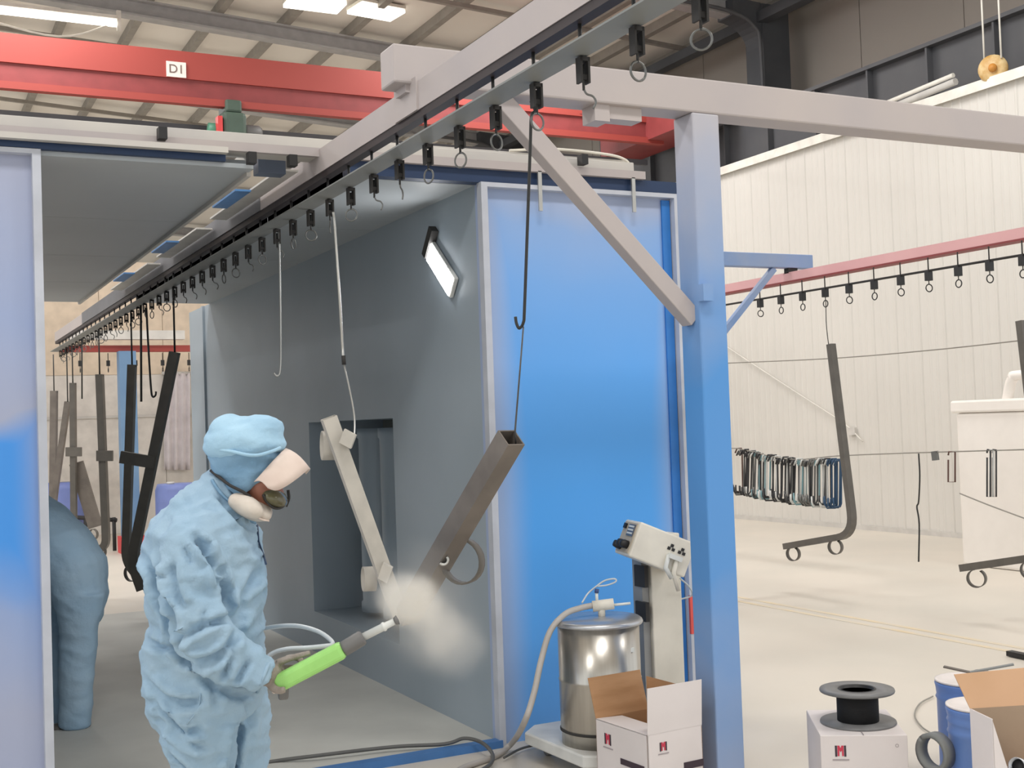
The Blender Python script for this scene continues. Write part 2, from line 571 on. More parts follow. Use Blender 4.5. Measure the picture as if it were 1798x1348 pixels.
# hall side: columns, dark runway beam, brown upper cladding
side = thing('wall_hall_side', (13.2, 20, 0), None, None, kind='structure')
for k in range(16):
    y0 = 6.0 + k * 2.0
    put('cladding_panel', MB().box(13.2, 13.3, y0 + .008, y0 + 1.992, 0, 8.2), 'upper_wall', side)
put('eave_strut', MB().box(12.2, 12.4, 6, 40, 7.70, 7.86), 'dark_steel', side)
for k, yy in enumerate((15.4, 20.0, 24.6, 29.2)):
    c = thing('steel_column', (12.55, yy, 0), ['dark grey steel column with curved knee under the roof, nearest', 'dark grey steel column, second along the hall side', 'dark grey steel column, third along the hall side', 'dark grey steel column, farthest along the hall side'][k], 'column', 'hall columns')
    put('shaft', MB().box(12.3, 12.82, yy - .22, yy + .22, 0, zr(12.5) - .02), 'dark_steel', c)
    # knee: haunch with a rounded inner corner
    a = arc((11.75, yy, 7.35), (0.55, 0, 0), (0, 0, 0.42), 0, math.pi / 2, 8)
    vs = [Vector(p) for p in a] + [Vector((11.75, yy, zr(11.75) - .02)), Vector((12.3, yy, zr(12.3) - .02))]
    n = len(vs)
    m = MB()
    m.add([v + Vector((0, -.2, 0)) for v in vs] + [v + Vector((0, .2, 0)) for v in vs],
          [tuple(range(n)), tuple(range(2 * n - 1, n - 1, -1))] + [(i, i + n, (i + 1) % n + n, (i + 1) % n) for i in range(n)])
    put('knee', m, 'dark_steel', c)
    put('conduit', MB().tube(smooth_path([(12.22, yy - .25, 5.0), (12.22, yy - .25, 7.2), (12.1, yy - .25, 7.62), (11.6, yy - .25, 7.8), (10.6, yy - .25, 7.85)], 5), .03, 6), 'runway_steel', c)
rw = thing('runway_beam', (11.75, 20, 5.35), 'dark steel crane runway beam with stiffeners above the white partition', 'beam')
put('web', MB().box(11.74, 11.78, 6, 40, 5.40, 6.08), 'runway_steel', rw)
put('top_flange', MB().box(11.62, 11.9, 6, 40, 6.08, 6.13), 'runway_steel', rw)
put('bottom_flange', MB().box(11.62, 11.9, 6, 40, 5.35, 5.40), 'runway_steel', rw)
for k in range(30):
    y0 = 7.0 + k * 1.05
    put('stiffener', MB().box(11.64, 11.74, y0, y0 + .03, 5.40, 6.08), 'runway_steel', rw)

# white panelled partition on the right: ribbed panels one by one
wr = thing('wall_right', (11.34, 14, 0), None, None, kind='structure')
pw = 0.40
rng = random.Random(3)
for k in range(46):
    y0 = 5.6 + k * pw
    m = MB().box(11.34, 11.40, y0 + .0005, y0 + pw - .0005, 0.0, 5.24)
    m.add([(11.34, y0 + .001, 0), (11.328, y0 + .012, 0), (11.328, y0 + .03, 0), (11.34, y0 + .045, 0), (11.34, y0 + .001, 5.24), (11.328, y0 + .012, 5.24), (11.328, y0 + .03, 5.24), (11.34, y0 + .045, 5.24)],
          [(0, 1, 5, 4), (1, 2, 6, 5), (2, 3, 7, 6), (0, 3, 2, 1), (4, 5, 6, 7), (3, 0, 4, 7)])      # raised seam
    for q in (.14, .25):
        m.add([(11.34, y0 + q, 0), (11.334, y0 + q + .012, 0), (11.334, y0 + q + .028, 0), (11.34, y0 + q + .04, 0), (11.34, y0 + q, 5.24), (11.334, y0 + q + .012, 5.24), (11.334, y0 + q + .028, 5.24), (11.34, y0 + q + .04, 5.24)],
              [(0, 1, 5, 4), (1, 2, 6, 5), (2, 3, 7, 6), (0, 3, 2, 1), (4, 5, 6, 7), (3, 0, 4, 7)])  # shallow ribs
    put('wall_panel', m, 'panel_white', wr)
put('cap_flashing', MB().box(11.27, 11.45, 5.6, 24.0, 5.24, 5.32), 'trim_white', wr)
put('cap_drip', MB().box(11.265, 11.275, 5.6, 24.0, 5.20, 5.30), 'trim_white', wr)
struct('baseboard_right', MB().box(11.31, 11.335, 5.6, 24.0, 0.0, 0.06), 'machine_grey')

# far partition seen through the booth and the end of the hall
wf = thing('wall_far', (4, 20.6, 0), None, None, kind='structure')
for k in range(14):
    x0 = -2.0 + k * 1.0
    put('wall_panel', MB().box(x0 + .004, x0 + .996, 20.6, 20.68, 0, 2.55), 'far_wall', wf)
    put('upper_panel', MB().box(x0 + .004, x0 + .996, 20.62, 20.68, 2.56, 4.4), mat('far_beige', (226, 208, 186), 0.8), wf)
put('rail', MB().box(-2, 12, 20.56, 20.6, 1.86, 1.90), 'machine_grey', wf)
struct('wall_end', MB().box(-18, 14, 57.5, 57.8, 0, 9.5), 'far_wall')

# ================================================================== THE SPRAY BOOTH
YB, YE = 5.40, 11.15
XL, XR, XRO = 0.55, 2.585, 3.755
ZC = 2.73
booth = thing('spray_booth', (1.6, YB, 0), 'blue and grey steel powder spray booth with open front', 'spray booth')


def sheet(name, x0, x1, z0, z1, m, front, flange, fm='flange_light', th=0.05):
    """framed front panel: recessed sheet with proud flanges as sub-parts"""
    p = put(name, MB().box(x0, x1, YB, YB + th, z0, z1), m, booth)
    for (a, b, c, d) in front:
        put('flange', MB().box(a, b, YB - flange, YB, c, d), fm, p)
    return p


pr = sheet('front_panel', XR, XRO, 0.0, ZC, 'panel_blue', [(XR - .012, XR + .022, 0, ZC), (XR + .022, XRO - .055, ZC - .022, ZC), (XRO - .055, XRO + .01, 0, ZC)], .05)
put('flange_tape', MB().box(XRO - .056, XRO + .012, YB - .054, YB - .04, 0.42, 0.62), 'tape_red', pr)
put('rim_shadow', MB().box(XRO - .11, XRO - .06, YB - .012, YB - .001, 0.05, ZC - .03), mat('rim_shadow_blue', (48, 124, 204), .5), pr)  # deeper blue strip painting the shadow inside the right flange
put('lock_clip', MB().box(2.885, 2.905, YB - .06, YB - .05, 2.60, 2.80), 'wire_bright', pr)
put('lock_clip', MB().box(3.435, 3.455, YB - .06, YB - .05, 2.62, 2.80), 'wire_bright', pr)
pl = sheet('front_panel', -2.2, XL, 0.0, ZC + .02, 'panel_blue_near', [(XL - .02, XL + .014, 0, ZC + .02), (-2.2, XL - .02, ZC - .002, ZC + .02)], .05)
# inside: walls
w = put('side_wall', MB().box(XR + .0, XR + .05, YB + .05, 6.66, 0, ZC).box(XR, XR + .05, 8.27, 12.0, 0, ZC).box(XR, XR + .05, 6.66, 8.27, 1.605, ZC).box(XR, XR + .05, 6.66, 8.27, 0, .30), 'booth_grey', booth)
put('recess_back', MB().box(XR + .55, XR + .58, 6.5, 8.4, .2, 1.7), mat('recess_grey', (150, 150, 142), 0.7), w)
put('recess_side', MB().box(XR + .05, XR + .56, 6.62, 6.66, .28, 1.63), 'booth_grey', w)
put('recess_side', MB().box(XR + .05, XR + .56, 8.27, 8.31, .28, 1.63), 'booth_grey', w)
put('recess_top', MB().box(XR + .05, XR + .56, 6.66, 8.27, 1.605, 1.63), 'booth_grey', w)
put('recess_sill', MB().box(XR + .05, XR + .56, 6.66, 8.27, .27, .30), 'booth_grey', w)
for yy in (6.95, 7.35, 7.75):
    put('filter_cartridge', MB().lathe([(.0, .34), (.13, .34), (.13, .40), (.12, .41), (.12, 1.48), (.13, 1.49), (.13, 1.55), (0, 1.55)], (XR + .3, yy, 0), 20), 'booth_grey', w)
put('corner_post', MB().box(XR - .02, XR, 11.35, 11.42, 0, ZC), 'booth_grey', w)
put('side_wall', MB().box(-.36, -.30, YB + .05, YE, 0, ZC), 'booth_grey', booth)
# ceiling panels either side of the conveyor slot, cross joints every 1.4 m
for k in range(4):
    y0, y1 = YB + .05 + k * 1.425, YB + .05 + (k + 1) * 1.425 - .006
    put('ceiling_panel', MB().box(-.3, 1.46, y0, y1, ZC, ZC + .05), 'booth_ceiling', booth)
    put('ceiling_panel', MB().box(1.94, XR, y0, y1, ZC, ZC + .05), 'booth_ceiling', booth)
put('ceiling_lip', MB().box(1.45, 1.47, YB + .06, YE, ZC - .02, ZC + .10), 'header_grey', booth)
put('ceiling_lip', MB().box(1.94, 1.96, YB + .06, YE, ZC - .02, ZC + .10), 'booth_ceiling', booth)
# slot seal: white strips and blue tape patches above the slot
for k, (y0, y1) in enumerate(((5.6, 7.0), (7.35, 8.6), (8.95, 10.6))):
    st = put('slot_seal', MB().box(1.64, 1.735, y0, y1, 2.775, 2.785), 'slot_white', booth)
    put('tape_patch', MB().box(1.56, 1.64, y0 + .5, y0 + 1.0, 2.768, 2.778), 'tape_blue', st)
# header across the front in steps
hd = put('header', MB().box(-2.2, 3.47, YB - .03, YB + .10, 2.80, 2.885), 'header_grey', booth, bevel=.004)
put('header_strip', MB().box(-2.2, 3.52, YB - .06, YB - .03, 2.795, 2.835), 'gantry_grey', hd)
put('header_strip', MB().box(-2.2, 1.33, YB - .10, YB - .06, 2.775, 2.80), 'header_grey', hd)
put('roof_edge', MB().box(2.0, 3.45, YB, YB + 0.5, 2.885, 2.90), 'header_grey', hd)
put('lintel', MB().box(-2.2, 1.33, YB - .05, YB - .0, 2.748, 2.776), 'lintel_shade_blue', booth)
put('lintel', MB().box(1.9, 3.75, YB - .03, YB + .04, 2.73, 2.796), 'lintel_shade_blue', booth)  # this band is coloured as the shadow below the header
put('ceiling_front_strip', MB().box(XL + .015, 1.46, YB - .02, YB + .06, 2.728, 2.748), 'booth_ceiling', booth)
for (xx, zz) in ((1.05, 2.815), (1.435, 2.735), (1.62, 2.735), (3.13, 2.84)):
    put('clamp', MB().box(xx - .018, xx + .018, YB - .11, YB - .06, zz, zz + .05), 'black', hd)
put('cable_loop', MB().tube(smooth_path([(2.75, YB - .02, 2.90), (3.0, YB - .02, 2.925), (3.3, YB - .02, 2.92), (3.42, YB - .02, 2.90), (3.46, YB - .02, 2.86)], 6), .007, 6), 'unit_ivory', hd)
put('floor_plate', MB().box(-.3, XR, YB + .05, YE, 0.0, .02), 'booth_floor', booth)
put('sill', MB().box(XL, XR, YB - .06, YB + .0, 0.0, .035), 'sill_blue', booth)
put('hanger_bracket', MB().box(1.53, 1.66, YB + .15, YB + .24, 2.75, 2.90), mat('bracket_slate', (92, 104, 124), .5), booth)
# light fitting on the side wall: housing, glowing lens, dark clamp
lamp = thing('booth_lamp', (2.5, 5.95, 2.3), 'white glowing lamp mounted aslant high on the booth side wall', 'lamp')
a, b = at(748, 442, X=2.535), at(786, 504, X=2.535)
ax = (b - a).normalized()
sd = Vector((1, 0, 0)).cross(ax).normalized()
ctr = (a + b) / 2
put('housing', MB().obox(ctr + Vector((.032, 0, 0)), ax * ((b - a).length / 2 + .01), sd * .06, Vector((.012, 0, 0))), 'hook_white', lamp, bevel=.006)
put('lens', MB().obox(ctr + Vector((.0165, 0, 0)), ax * ((b - a).length / 2), sd * .05, Vector((.003, 0, 0))), 'lamp_glow', lamp)
put('clamp_bracket', MB().obox(a + Vector((.025, .0, .05)), ax * .025, sd * .085, Vector((.02, 0, 0))), 'black_matte', lamp)

# ================================================================== MAIN CONVEYOR
XT, SP = 1.755, 0.287
ZT = 2.691
ZPAN = 2.604
XP = 1.79
conv = thing('conveyor_track', (XT, 6, ZT), 'grey overhead conveyor beam running from the top right into the booth', 'conveyor')
mat('beam_dark', (112, 112, 116), .6, var=(98, 99, 104), scale=2)  # one darker grey for the inner length of the beam
put('beam', MB().box(XT, XT + .04, 1.4, 6.35, ZT + .03, 2.828), 'gantry_grey', conv)
put('beam_inner', MB().box(XT - .004, XT + .04, 6.35, 13.2, ZT + .03, 2.835), 'beam_dark', conv)
put('beam', MB().box(XT, XT + .04, 13.2, 15.6, ZT + .03, 2.828), 'gantry_grey', conv)
put('track', MB().box(XT + .004, XT + .046, 1.4, 15.6, ZT, ZT + .03), 'track_dark', conv)
put('drip_pan', MB().box(1.70, 1.802, 1.4, 15.6, ZPAN - .006, ZPAN), 'pan_grey', conv)
put('joint_plate', MB().box(XT - .008, XT + .0, 4.16, 4.38, 2.72, 2.845), 'gantry_grey', conv)


def pendant_parts(kind):
    """pendant local meshes: origin at the pan level"""
    me = {}
    me['rod'] = MB().tube([(-.006, 0, .088), (-.006, 0, .0), (0, 0, -.02)], .006, 6).mesh('rod')
    cl = MB().box(-.016, -.009, -.014, .014, -.085, -.01).box(.009, .016, -.014, .014, -.085, -.01).box(-.016, .016, -.014, .014, -.022, -.01).box(-.012, .012, -.008, .008, -.075, -.06)
    me['clevis'] = cl.mesh('clevis')
    me['pin'] = MB().tube([(0, 0, -.03), (0, 0, -.105)], .004, 6).mesh('pin')
    if kind == 'ring': me['ring'] = MB().ring((0, 0, -.128), (0, 1, 0), .026, .0035).mesh('ring')
    elif kind == 'hook': me['hook'] = MB().tube(smooth_path([(0, 0, -.10), (.008, 0, -.115), (.026, 0, -.122), (.034, 0, -.138), (.026, 0, -.158)], 4), .0032, 6).mesh('hook')
    return me


def make_pendants(name, base, direction, n, labels, group, flip, skip=(), rod_mat='wire_dark', ring_mat='wire_steel', y_off=None):
    protos = {}
    out = []
    for i in range(n):
        kind = ('ring', 'hook', 'ring', 'ring', 'hook', 'ring', 'hook')[(i * 3 + i // 5) % 7]
        loc = Vector(base) + Vector(direction) * i
        lab = labels(i)
        rz = flip
        if kind not in protos:
            r = thing(name, loc, lab, 'pendant', group)
            for pn, me in pendant_parts(kind).items():
                me.materials.append(MATS[{'rod': rod_mat, 'clevis': 'black_matte', 'pin': 'wire_dark', 'ring': ring_mat, 'hook': ring_mat}[pn]])
                o = bpy.data.objects.new(pn, me); COL.objects.link(o); o.parent = r
            r.rotation_euler = (0, 0, rz)
            protos[kind] = r
        else:
            r = dup(protos[kind], loc, rz, lab, group)
        # rings swing freely
        for ch in r.children:
            if ch.name.startswith(('ring', 'hook')): ch.rotation_euler = (0, 0, rng.uniform(-1.3, 1.3))
        out.append(r)
    return out


ORD = ['first', 'second', 'third', 'fourth', 'fifth', 'sixth', 'seventh', 'eighth', 'ninth', 'tenth', 'eleventh', 'twelfth', 'thirteenth', 'fourteenth', 'fifteenth', 'sixteenth', 'seventeenth', 'eighteenth', 'nineteenth', 'twentieth', 'twenty-first', 'twenty-second', 'twenty-third', 'twenty-fourth']
Y0 = 2.732 - SP


def main_label(i):
    if i < 24: return f'{ORD[i]} black pendant from the top right along the grey conveyor'
    return 'tiny dark pendant far along the grey conveyor towards the booth exit'


def main_group(i):
    return 'pendants in front of the booth' if i < 12 else ('pendants inside the booth mouth' if i < 24 else 'pendants far along the conveyor')


pend = make_pendants('conveyor_pendant', (XP, Y0, ZPAN), (0, SP, 0), 46, main_label, None, 0.0)
for i, p in enumerate(pend): p['group'] = main_group(i)

# ------------------------------------------------------------------ gantry: post, cross beam, brace
YG = 4.20
g = thing('conveyor_gantry', (3.08, YG + .07, 0), 'blue and grey square-tube gantry post with beam and diagonal brace', 'gantry')
put('post', MB().box(3.012, 3.150, YG, YG + .14, 0, 2.828), 'post_blue', g, bevel=.008)
put('foot_plate', MB().box(2.96, 3.20, YG - .05, YG + .19, 0, .012), 'post_blue', g)
put('cross_beam', MB().box(1.678, 6.2, YG, YG + .14, 2.828, 2.975), 'gantry_grey', g, bevel=.008)
p0, p1 = Vector((3.02, YG + .07, 1.96)), Vector((2.13, YG + .07, 2.83))
put('brace', MB().bar(p0, p1, .07, .075, side=(0, 1, 0)), 'gantry_grey', g, bevel=.004)
put('brace_foot', MB().bar((3.03, YG - .02, 2.10), (3.03, YG - .02, 2.03), .05, .04, side=(1, 0, 0)), 'post_blue', g)
put('hanger_plate', MB().box(1.73, 1.80, YG + .02, YG + .12, 2.80, 2.83), 'gantry_grey', g)
put('gusset', MB().box(2.55, 2.62, YG + .02, YG + .12, 2.76, 2.828).box(2.62, 2.78, YG + .03, YG + .11, 2.775, 2.828), 'gantry_grey', g)


# ================================================================== SECOND CONVEYOR (RED)
XRD = 6.97
ZR = 2.693
rd = thing('conveyor_track', (XRD, 8, ZR), 'faded red overhead conveyor rail in front of the white panelled wall', 'conveyor')
put('beam', MB().box(XRD, XRD + .10, 3.2, 17.2, ZR + .01, 2.778), 'rail_red', rd)
put('track', MB().box(XRD - .004, XRD + .104, 3.2, 17.2, ZR - .005, ZR + .01), 'crane_red_dark', rd)
put('beam_turn', MB().box(2.0, XRD + .1, 17.2, 17.3, ZR + .01, 2.79), 'crane_red', rd)
put('chain', MB().tube([(XRD, 3.2, 2.587), (XRD, 17.2, 2.587)], .009, 6), 'black_matte', rd)
YR0 = 5.927 - SP * 2


def red_label(i):
    if i < 13: return f'{ORD[i]} black pendant from the right edge along the red conveyor rail'
    return 'black pendant hanging from the red conveyor hidden behind the blue post'


def red_parts():
    me = {}
    me['rod'] = MB().tube([(0, 0, .10), (0, 0, .0)], .0055, 6).mesh('rod')
    me['clevis'] = MB().box(-.022, .022, -.02, .02, -.075, -.0).mesh('clevis')
    me['pin'] = MB().tube([(0, 0, -.07), (0, 0, -.105)], .004, 6).mesh('pin')
    me['ring'] = MB().ring((0, 0, -.13), (1, 0, 0), .028, .0045).mesh('ring')
    return me


rp = None
for i in range(13):
    loc = Vector((XRD, YR0 + SP * i, 2.587))
    if rp is None:
        rp = thing('rail_pendant', loc, red_label(i), 'pendant', 'pendants on the red conveyor')
        for pn, me in red_parts().items():
            me.materials.append(MATS[{'rod': 'black_matte', 'clevis': 'black', 'pin': 'black_matte', 'ring': 'wire_dark'}[pn]])
            o = bpy.data.objects.new(pn, me); COL.objects.link(o); o.parent = rp
        r = rp
    else:
        r = dup(rp, loc, 0, red_label(i))
    for ch in r.children:
        if ch.name.startswith('ring') and i in (3, 5, 6, 8, 12): ch.rotation_euler = (0, 0, 1.4)
# far cross run of the red conveyor with its pendants and post
for i in range(9):
    loc = Vector((2.25 + i * .36, 17.22, 2.587))
    dup(rp, loc, 0, 'tiny black pendant below the far red rail seen through the booth', 'pendants on the far red rail')
# blue cantilever bracket holding the red rail
YK = 8.42
kz0, kz1, kx1 = at(1350, 470, Y=YK).z, at(1350, 446, Y=YK).z, at(1421, 460, Y=YK).x
cb = thing('rail_bracket', (6.05, YK, 0), 'pale blue cantilever bracket holding up the red conveyor rail', 'bracket')
put('arm', MB().box(6.0, kx1, YK - .05, YK + .05, kz0, kz1), 'cantilever_blue', cb, bevel=.006)
put('post', MB().box(5.98, 6.10, YK - .06, YK + .06, 0, kz1), 'cantilever_blue', cb)
put('brace', MB().bar(at(1250, 608, Y=YK), at(1358, 472, Y=YK), .05, .05, side=(0, 1, 0)), 'cantilever_blue', cb)
put('bolt', MB().box(XRD, XRD + .1, YK - .03, YK + .03, 2.77, kz0 + .01), 'black_matte', cb)
fp = thing('rail_post', (2.95, 18.0, 0), 'slate blue steel post far behind the booth with red foot', 'post')
put('shaft', MB().box(2.72, 2.94, 17.0, 17.2, .22, 2.70), 'far_blue', fp)
put('foot', MB().box(2.68, 3.0, 16.96, 17.24, 0, .22), 'red_plastic', fp)
put('top_arm', MB().box(2.0, 3.6, 17.02, 17.18, 2.86, 2.98), 'machine_grey', fp)

# ================================================================== OVERHEAD CRANE
YC = 16.0
cr = thing('overhead_crane', (5, YC, 5.8), 'red overhead crane girder spanning the hall under the roof', 'crane')
put('girder', MB().box(-12, 10.9, YC, YC + .45, 6.18, 6.54), 'crane_red', cr)
put('lower_web', MB().box(-12, 10.9, YC + .03, YC + .38, 5.94, 6.18), 'crane_red_dark', cr)
put('bottom_flange', MB().box(-12, 10.9, YC - .02, YC + .10, 5.85, 5.94), 'crane_red', cr)
put('end_truck', MB().box(10.6, 11.3, YC - .9, YC + 1.4, 5.9, 6.3), 'crane_red_dark', cr)
put('trolley_rail', MB().box(-12, 10.9, YC + .46, YC + .52, 5.62, 5.70), 'runway_steel', cr)
sg = put('number_plate', MB().box(3.235, 3.485, YC - .022, YC - .002, 6.185, 6.385), 'sign_white', cr)
text('lettering', 'D1', .16, (3.36, YC - .024, 6.285), (1, 0, 0), (0, 0, 1), 'sign_ink', cr)
put('stencil', MB().box(9.55, 9.95, YC - .012, YC - .001, 6.2, 6.23).add([(9.4, YC - .005, 6.215), (9.52, YC - .005, 6.25), (9.52, YC - .005, 6.18), (9.4, YC - .001, 6.215), (9.52, YC - .001, 6.25), (9.52, YC - .001, 6.18)], [(0, 1, 2), (5, 4, 3), (0, 3, 4, 1), (1, 4, 5, 2), (2, 5, 3, 0)]), 'crane_red_dark', cr)
ho = thing('crane_hoist', (4.1, YC + .2, 5.4), 'dark green electric hoist hanging under the red crane girder', 'hoist')
put('body', MB().box(3.93, 4.25, YC - .1, YC + .4, 5.45, 5.78), 'hoist_green', ho, bevel=.05)
put('trolley', MB().box(3.98, 4.2, YC - .06, YC + .36, 5.78, 5.95), 'hoist_green', ho, bevel=.03)
put('motor', MB().lathe([(0, 0), (.10, 0), (.11, .03), (.11, .2), (.08, .24), (0, .24)], (4.25, YC + .1, 5.55), 16, (1, 0, 0)), 'gun_grey', ho)
put('drum', MB().lathe([(0, 0), (.09, 0), (.10, .03), (.10, .15), (0, .17)], (3.93, YC + .1, 5.55), 16, (-1, 0, 0)), mat('hoist_teal', (70, 130, 104), .5), ho)
put('limit_box', MB().box(3.86, 3.92, YC - .12, YC + .02, 5.47, 5.70), 'red_plastic', ho)

# fluorescent fitting in view, and two skylight strips made as glowing panels
for k, (q0, q1, lab) in enumerate((((-60, 12), (205, 42), 'long white fluorescent fitting under the roof at the top left corner'),
                                   ((505, 2), (600, 14), 'bright skylight strip at the top, left of its pair'),
                                   ((622, 14), (698, 28), 'bright skylight strip at the top, right of its pair'))):
    if k == 0:
        A, B = at(*q0, Y=18.6), at(*q1, Y=18.6)
        l = thing('roof_light', (A + B) / 2, lab, 'lamp', 'roof lamps')
        put('tube', MB().tube([A, B], .05, 10), 'tube_glow', l)
        put('reflector', MB().bar(A + Vector((0, 0, .08)), B + Vector((0, 0, .08)), .16, .05), 'trim_white', l)
        put('cable', MB().tube(smooth_path([A + Vector((0, 0, -.1)), (A + B) / 2 + Vector((.2, 0, -.28)), B + Vector((0, 0, .02))], 6), .015, 6), 'trim_white', l)
        put('end_bracket', MB().bar(B + Vector((.03, 0, -.1)), B + Vector((.03, 0, .2)), .06, .06, side=(1, 0, 0)), 'trim_white', l)
    else:
        A, B = at(*q0, Z=8.35), at(*q1, Z=8.35)
        A.z = min(A.z, zr(A.x) + .10); B.z = min(B.z, zr(B.x) + .10)
        l = thing('roof_light', (A + B) / 2, lab, 'lamp', 'roof lamps')
        put('panel', MB().bar(A, B, .5, .05), 'tube_glow', l)
        put('housing', MB().bar(A + Vector((0, 0, .06)), B + Vector((0, 0, .06)), .56, .05), 'trim_white', l)

# ================================================================== HANGING TUBE FRAMES
def ring_on(c, axis, start, R=.062, w=.035, th=.005, m='tube_dark', parent=None, a0=0.0, a1=2 * math.pi):
    return put('ring', MB().band(c, axis, R, w, th, a0, a1, start), m, parent)


def bent(P, Q, E, r=.09, n=7):
    """polyline P > bend at Q > E with a rounded corner"""
    P, Q, E = Vector(P), Vector(Q), Vector(E)
    d0, d1 = (P - Q).normalized(), (E - Q).normalized()
    a, b = Q + d0 * r, Q + d1 * r
    out = [P]
    for i in range(n + 1):
        t = i / n
        out.append(a * (1 - t) ** 2 + Q * 2 * t * (1 - t) + b * t * t)
    return out + [E]


def wire(name, pts, r, m, label, cat='hook', group=None, k=5):
    return tag(put(name, MB().tube(smooth_path(pts, k) if k else pts, r, 6), m), label, cat, group)


# near frame, still bare steel: open square end up at the right of the worker
A, B = at(898, 768, S=3.30), at(738, 1042, S=3.62)
fr = thing('tube_workpiece', B, 'bare brown-grey square tube frame with open end, hanging nearest the camera', 'steel frame', 'tube frames waiting for powder')
E_ = at(716, 1080, S=3.80)
put('long_tube', MB().sweep(bent(A, B, E_, .05), .058, .058, side=(RT * .75 + fwd * .6), hollow=.004), 'tube_steel', fr)
ring_on(at(812, 985, S=3.52), (fwd * .9 + RT * .45), (-1, 0, .3), R=.066, w=.03, parent=fr)
put('lug', MB().band(at(779, 982, S=3.50), fwd, .016, .03, .006, 0, math.pi), 'wire_bright', fr)
# second frame, already coated pale grey
A2, B2 = at(577, 733, S=4.75), at(702, 1082, S=4.85)
f2 = thing('tube_workpiece', B2, 'pale grey powder-coated square tube frame hanging slantwise before the booth recess', 'steel frame', 'tube frames waiting for powder')
put('long_tube', MB().sweep(bent(A2, B2, at(722, 1076, S=5.3), .08), .058, .058, side=(RT + fwd * .35), hollow=.004), 'tube_coated', f2)
put('lug', MB().obox(at(611, 770, S=4.72), RT * .022 + UP * -.012, UP * .026 + RT * .01, fwd * .02), 'tube_coated', f2)
put('lug', MB().obox(at(677, 1005, S=4.78), RT * .018 - UP * .01, UP * .03 + RT * .01, fwd * .02), 'tube_coated', f2)
ring_on(at(576, 782, S=4.86), (RT + fwd * .3), (0, 0, 1), R=.058, w=.05, m='tube_coated', parent=f2)
ring_on(at(648, 1016, S=4.94), (RT + fwd * .3), (0, 0, 1), R=.05, w=.05, m='tube_coated', parent=f2)
# wires and hook rods of the main conveyor
P = pend
def pp(i): return P[i].location + Vector((0, 0, -.15))
q = at(933, 205, X=XP)
wire('hook_rod', [q + Vector((0, 0, .05)), q + Vector((.014, 0, .02)), q, at(931, 260, X=XP), at(926, 400, X=XP), at(921, 540, X=XP), at(919, 566, X=XP), at(912, 576, X=XP - .006), at(907, 568, X=XP - .012), at(905, 556, X=XP - .014)], .0052, 'wire_dark', 'long dark hook rod hanging in front of the blue booth panel')
wire('hanging_wire', [at(919, 574, X=XP), A + Vector((.012, 0, .02)), A + Vector((.012, 0, -.02))], .0026, 'wire_dark', 'thin wire between the hook rod and the open-ended tube', 'wire', k=0)
wire('hook_rod', [at(490, 405, S=6.35), at(491, 440, S=6.35), at(493, 600, S=6.35), at(492, 650, S=6.35), at(487, 660, S=6.35), at(481, 655, S=6.35)], .0055, 'wire_bright', 'bare pale hook rod hanging over the worker, shorter of two')
wire('hook_rod', [at(585, 372, S=5.45), at(588, 400, S=5.45), at(596, 520, S=5.3), at(603, 634, S=5.1)], .006, 'wire_bright', 'pale hook rod in the booth mouth with a black tip')
tag(put('rod_tip', MB().tube([at(603, 624, S=5.1), at(604, 640, S=5.1)], .009, 8), 'black_matte'), 'small black clip joining the pale rod to its wire', 'clip')
wire('hanging_wire', [at(604, 640, S=5.1), at(613, 680, S=4.95), at(622, 730, S=4.82), at(621, 770, S=4.76), at(613, 777, S=4.72)], .004, 'wire_bright', 'pale bent wire holding the coated tube frame', 'wire')

# frames further along the line, seen through the booth: each hangs below the conveyor at its own distance
def s_line(x, y):
    d = fwd + RT * ((x - CX) / F_PX) - UP * ((y - CY) / F_PX)
    return XP / d.x


def drop(x, y, lab, ybot=None, r=.007):
    p = at(x, y, X=XP)
    q = at(x, ybot or y, X=XP)
    return tag(put('hanging_wire', MB().tube([Vector((p.x, p.y, ZPAN - .004)), q], r, 6), 'wire_dark'), lab, 'wire')


def l_frame(top, bend, end, w, lab, m='tube_dark', rings=(), cross=None, group='dark tube frames at the booth exit', wire_lab=None, plate=None):
    S = s_line(*top)
    A, Bq, E = at(*top, S=S), at(*bend, S=S), at(*end, S=S)
    t = thing('tube_workpiece', Bq, lab, 'steel frame', group)
    put('long_tube', MB().sweep(bent(A, Bq, E, .10), w, w, side=fwd, hollow=.004), m, t)
    for (rx, ry, R) in rings:
        ring_on(at(rx, ry, S=S), fwd * .92 + RT * .4, (0, 0, 1), R=R, w=.035, m=m, parent=t)
    if cross:
        (c0, c1, hh) = cross
        put('clamp_bar', MB().bar(at(*c0, S=S - .03), at(*c1, S=S - .03), .04, hh, side=fwd), m, t)
    if plate:
        put('slanting_plate', MB().bar(at(*plate[0], S=S + .05), at(*plate[1], S=S + .05), .02, .16, side=fwd), 'tube_steel', t)
    put('hang_pin', MB().tube([A + (Bq - A).normalized() * .012 - RT * (w / 2 + .004), A + (Bq - A).normalized() * .012 + RT * (w / 2 + .004)], .006, 6), 'wire_dark', t)
    drop(top[0], top[1], wire_lab, top[1] + 6)
    return t


